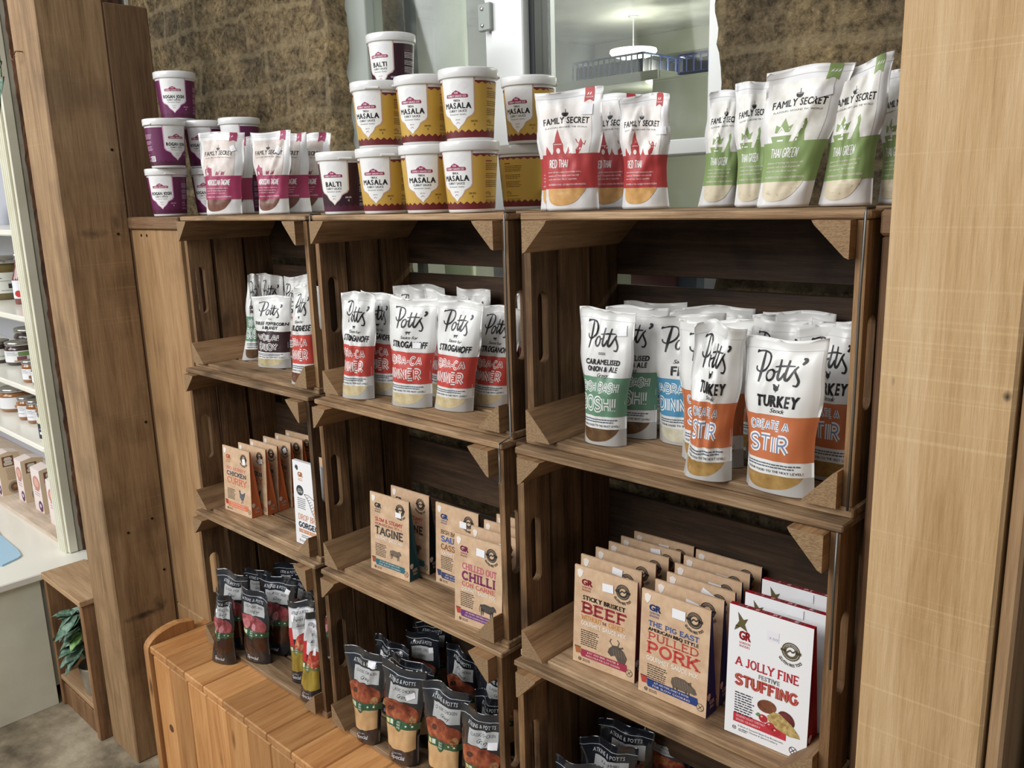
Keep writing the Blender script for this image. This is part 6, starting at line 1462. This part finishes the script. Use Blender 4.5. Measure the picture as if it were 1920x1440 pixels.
def biscuit_box(x, y, label, wx=.085, dy=.075, h=.155):
    root = empty('biscuit_box', (x, y, -1.0078), 0, label, 'box', 'biscuit boxes on the washed plank')
    c1 = plain('cream_card', (222, 196, 158), .55); c2 = plain('blush_card', (230, 214, 208), .5)
    V = [(-wx, 0, 0), (0, 0, 0), (0, dy, 0), (-wx, dy, 0), (-wx, 0, h), (0, 0, h), (0, dy, h), (-wx, dy, h), (-wx, dy / 2, h + .008), (0, dy / 2, h + .008)]
    mesh_obj('carton_body', V, [[0, 1, 5, 4], [1, 2, 6, 9, 5], [2, 3, 7, 6], [3, 0, 4, 8, 7], [4, 5, 9, 8], [8, 9, 6, 7], [0, 3, 2, 1]], [c2, c1], [0, 1, 1, 0, 0, 0, 0], root)
    d = INV.get('bisc')
    if not d:
        d = Design(75, 155, .5); d.rect(14, 108, 52, 146, (128, 76, 52), 2); d.poly([(20, 112), (46, 112), (48, 120), (44, 126), (48, 134), (42, 142), (24, 142), (20, 134), (24, 126), (18, 120)], (216, 208, 192), 3)
        d.stroke([(20, 120), (46, 120)], 1, (120, 110, 90), 4); d.stroke([(22, 131), (46, 131)], 1, (120, 110, 90), 4); d.lines(22, 98, 62, 9, 5.2, 1.8, (160, 130, 100), 2, 3, 'c')
        d.ell(44, 26, 22, 24, (164, 150, 130), 2, 26); d.ell(44, 26, 15, 17, (120, 84, 56), 3, 20); d.ell(46, 28, 7, 6, (176, 120, 60), 4, 12); INV['bisc'] = d.finish(1, 1)
        e = Design(85, 155, .5); e.ell(46, 104, 34, 26, (196, 128, 108), 2, 26); e.ell(46, 106, 22, 16, (220, 160, 140), 3, 20); e.lines(18, 76, 72, 3, 9, 3.6, (196, 150, 160), 2, 6); e.ell(60, 22, 20, 20, (92, 44, 92), 3, 22); e.ell(58, 24, 8, 7, (226, 206, 226), 4, 12); INV['bisc2'] = e.finish(1, 1)
    d = INV['bisc']; dv, df, dm = d.done
    mesh_obj('side_print', [(.0002 + q[2] * .0001, q[0] / 75 * dy, q[1] / 155 * h) for q in dv], df, d.mats, dm, parent=root)
    d = INV['bisc2']; dv, df, dm = d.done
    mesh_obj('front_print', [(q[0] / 85 * wx - wx, -.0002 - q[2] * .0001, q[1] / 155 * h) for q in dv], df, d.mats, dm, parent=root)
biscuit_box(-2.2713, -.0071, 'cream biscuit box, second from the right on the plank')
biscuit_box(-2.446, -.0096, 'cream biscuit box, third from the right on the plank', .07)
biscuit_box(-2.600, -.0399, 'cream biscuit box at the left edge of the picture', .07)
biscuit_box(-2.075, -.0237, 'cream biscuit box half hidden by the fluted upright', .085)

# ------------------------------------------------------------------ cubby with potted plant, hanging leaves
cub = empty('wooden_cubby', (-1.65, -.12, FLOOR), 0, 'small open oak-coloured cubby stand beside the cream counter panel', 'stand')
CW = wood('cubby_wood_x', 'x', (160, 120, 80), (190, 150, 106), (212, 176, 132), knots=.15); CWZ = wood('cubby_wood_z', 'z', (112, 74, 46), (150, 106, 68), (180, 136, 92), stain=.4)
def cp(nm, b, mt): return MB().box(b[0] + 1.65, b[1] + 1.65, b[2] + .12, b[3] + .12, b[4] - FLOOR, b[5] - FLOOR, .0018).build(nm, mt, cub)
cp('top', (-1.788, -1.492, -.186, -.058, -1.036, -1.0195), CW); cp('side_panel', (-1.788, -1.772, -.180, -.060, FLOOR, -1.0365), CWZ); cp('side_panel', (-1.520, -1.498, -.180, -.060, FLOOR, -1.0365), CWZ)
cp('shelf', (-1.7715, -1.5205, -.178, -.062, -1.362, -1.348), CW); cp('plinth', (-1.7715, -1.5205, -.172, -.160, FLOOR, -1.380), CWZ); cp('back_panel', (-1.7715, -1.5205, -.070, -.0610, -1.347, -1.0365), CWZ)

def leaf(m, base, dirv, up_, L, Wd, mi=0, droop=.25):
    d = Vector(dirv).normalized(); s = d.cross(Vector(up_)).normalized(); n = s.cross(d).normalized(); b = Vector(base); V = []; F = []
    N_ = 8
    for i in range(N_ + 1):
        t = i / N_; w = Wd * .5 * (math.sin(math.pi * t ** .8)) ** .8 * (1 - .15 * t) if 0 < t < 1 else 0
        c = b + d * (L * t) - Vector((0, 0, 1)) * (droop * L * t * t)
        for k in (-1, -.5, 0, .5, 1): V.append(tuple(c + s * (w * k) + n * (abs(k) * w * .28) + n * (.0012 * math.sin(t * 40 + abs(k) * 3))))
    for i in range(N_):
        for k in range(4): a = i * 5 + k; F.append([a, a + 1, a + 6, a + 5])
    k0 = len(V); V2 = [(v[0] - n.x * .0005, v[1] - n.y * .0005, v[2] - n.z * .0005) for v in V]; V += V2; F += [[q + k0 for q in f[::-1]] for f in F]
    m.add(V, F, mi)
def leafmat(nm, c1, c2, vein):
    m = noisy(nm, c1, c2, 60, .45, .3, 5, c3=None, pos=(.4, .6)); return m
LG = leafmat('fittonia_leaf', (52, 88, 66), (112, 146, 122), 0); LG2 = leafmat('bright_leaf', (84, 140, 60), (140, 186, 96), 0); LG3 = leafmat('silver_leaf', (120, 148, 132), (176, 196, 184), 0)
pp = empty('potted_plant', (-1.590, -.134, -1.3478), 0, 'small leafy houseplant in a grey pot inside the wooden cubby', 'plant')
MB().lathe([(.030, 0), (.034, .002), (.046, .085), (.047, .09), (.043, .09), (.040, .075), (.001, .075)], 28).build('pot', noisy('grey_clay_pot', (146, 136, 118), (176, 168, 150), 12, .8), pp, True)
m = MB(); st = MB(); R = random.Random(4)
LV = []
for i in range(30):
    a_ = R.uniform(2.7, 4.9); zz = .125 + .125 * (i / 29.0) + R.uniform(-.01, .01); rr = .05 + .03 * R.random()
    LV.append((math.cos(a_) * rr, math.sin(a_) * rr * .8, zz, math.cos(a_), math.sin(a_), R.uniform(-.9, .25) + (zz - .15) * 2, R.uniform(.050, .075), R.uniform(.045, .060), (1 if i in (11, 17) else (2 if i % 5 == 0 else 0))))
LV += [(-.10, -.05, .185, -1, -.5, -.35, .09, .045, 0), (-.075, -.04, .115, -1, -.5, -.5, .085, .055, 0), (-.05, -.05, .235, -.8, -.6, .2, .062, .045, 0)]
for (x, y, z, dx, dy, dz, L_, W_, mi_) in LV:
    b = Vector((x * .55, y * .55, z)); leaf(m, b, (dx, dy, dz), (0, 0, 1) if abs(dz) < .9 else (0, -1, .3), L_, W_, mi_)
    st.tube([(R.uniform(-.01, .01), R.uniform(-.01, .01), .075), (x * .3, y * .3, .075 + (z - .075) * .6), tuple(b)], .0013, 5)
m.build('foliage', [LG, LG2, LG3], pp, True, fix=False); st.build('stems', plain('stem_green', (76, 110, 60), .5), pp, True)
hv = empty('trailing_vine', (-1.575, -.125, .55), 0, 'grey-green trailing leaves hanging at the upper left corner', 'plant')
m = MB(); st = MB()
for (x, y, z, dx, dy, dz, L_, W_, mi_) in [(-.05, -.02, -.115, 1, -.3, -.15, .085, .06, 0), (-.02, -.02, -.165, .5, -.5, -.8, .075, .035, 2), (-.02, -.02, -.20, .25, -.4, -1, .085, .05, 0), (-.06, -.02, -.20, .2, -.5, -1, .09, .045, 0), (-.07, 0, -.08, .2, -.6, -.8, .07, .05, 0), (-.08, -.02, -.23, -.4, -.5, -1, .07, .045, 2)]:
    leaf(m, (x, y, z), (dx, dy, dz), (0, -1, .3), L_, W_, mi_)
st.tube(catmull([(-.09, 0, .25), (-.07, -.01, .05), (-.06, -.01, -.1), (-.04, -.02, -.2)], 4), .0016, 5)
m.build('foliage', [LG, LG2, LG3], hv, True, fix=False); st.build('stems', plain('stem_green', (76, 110, 60), .5), hv, True)
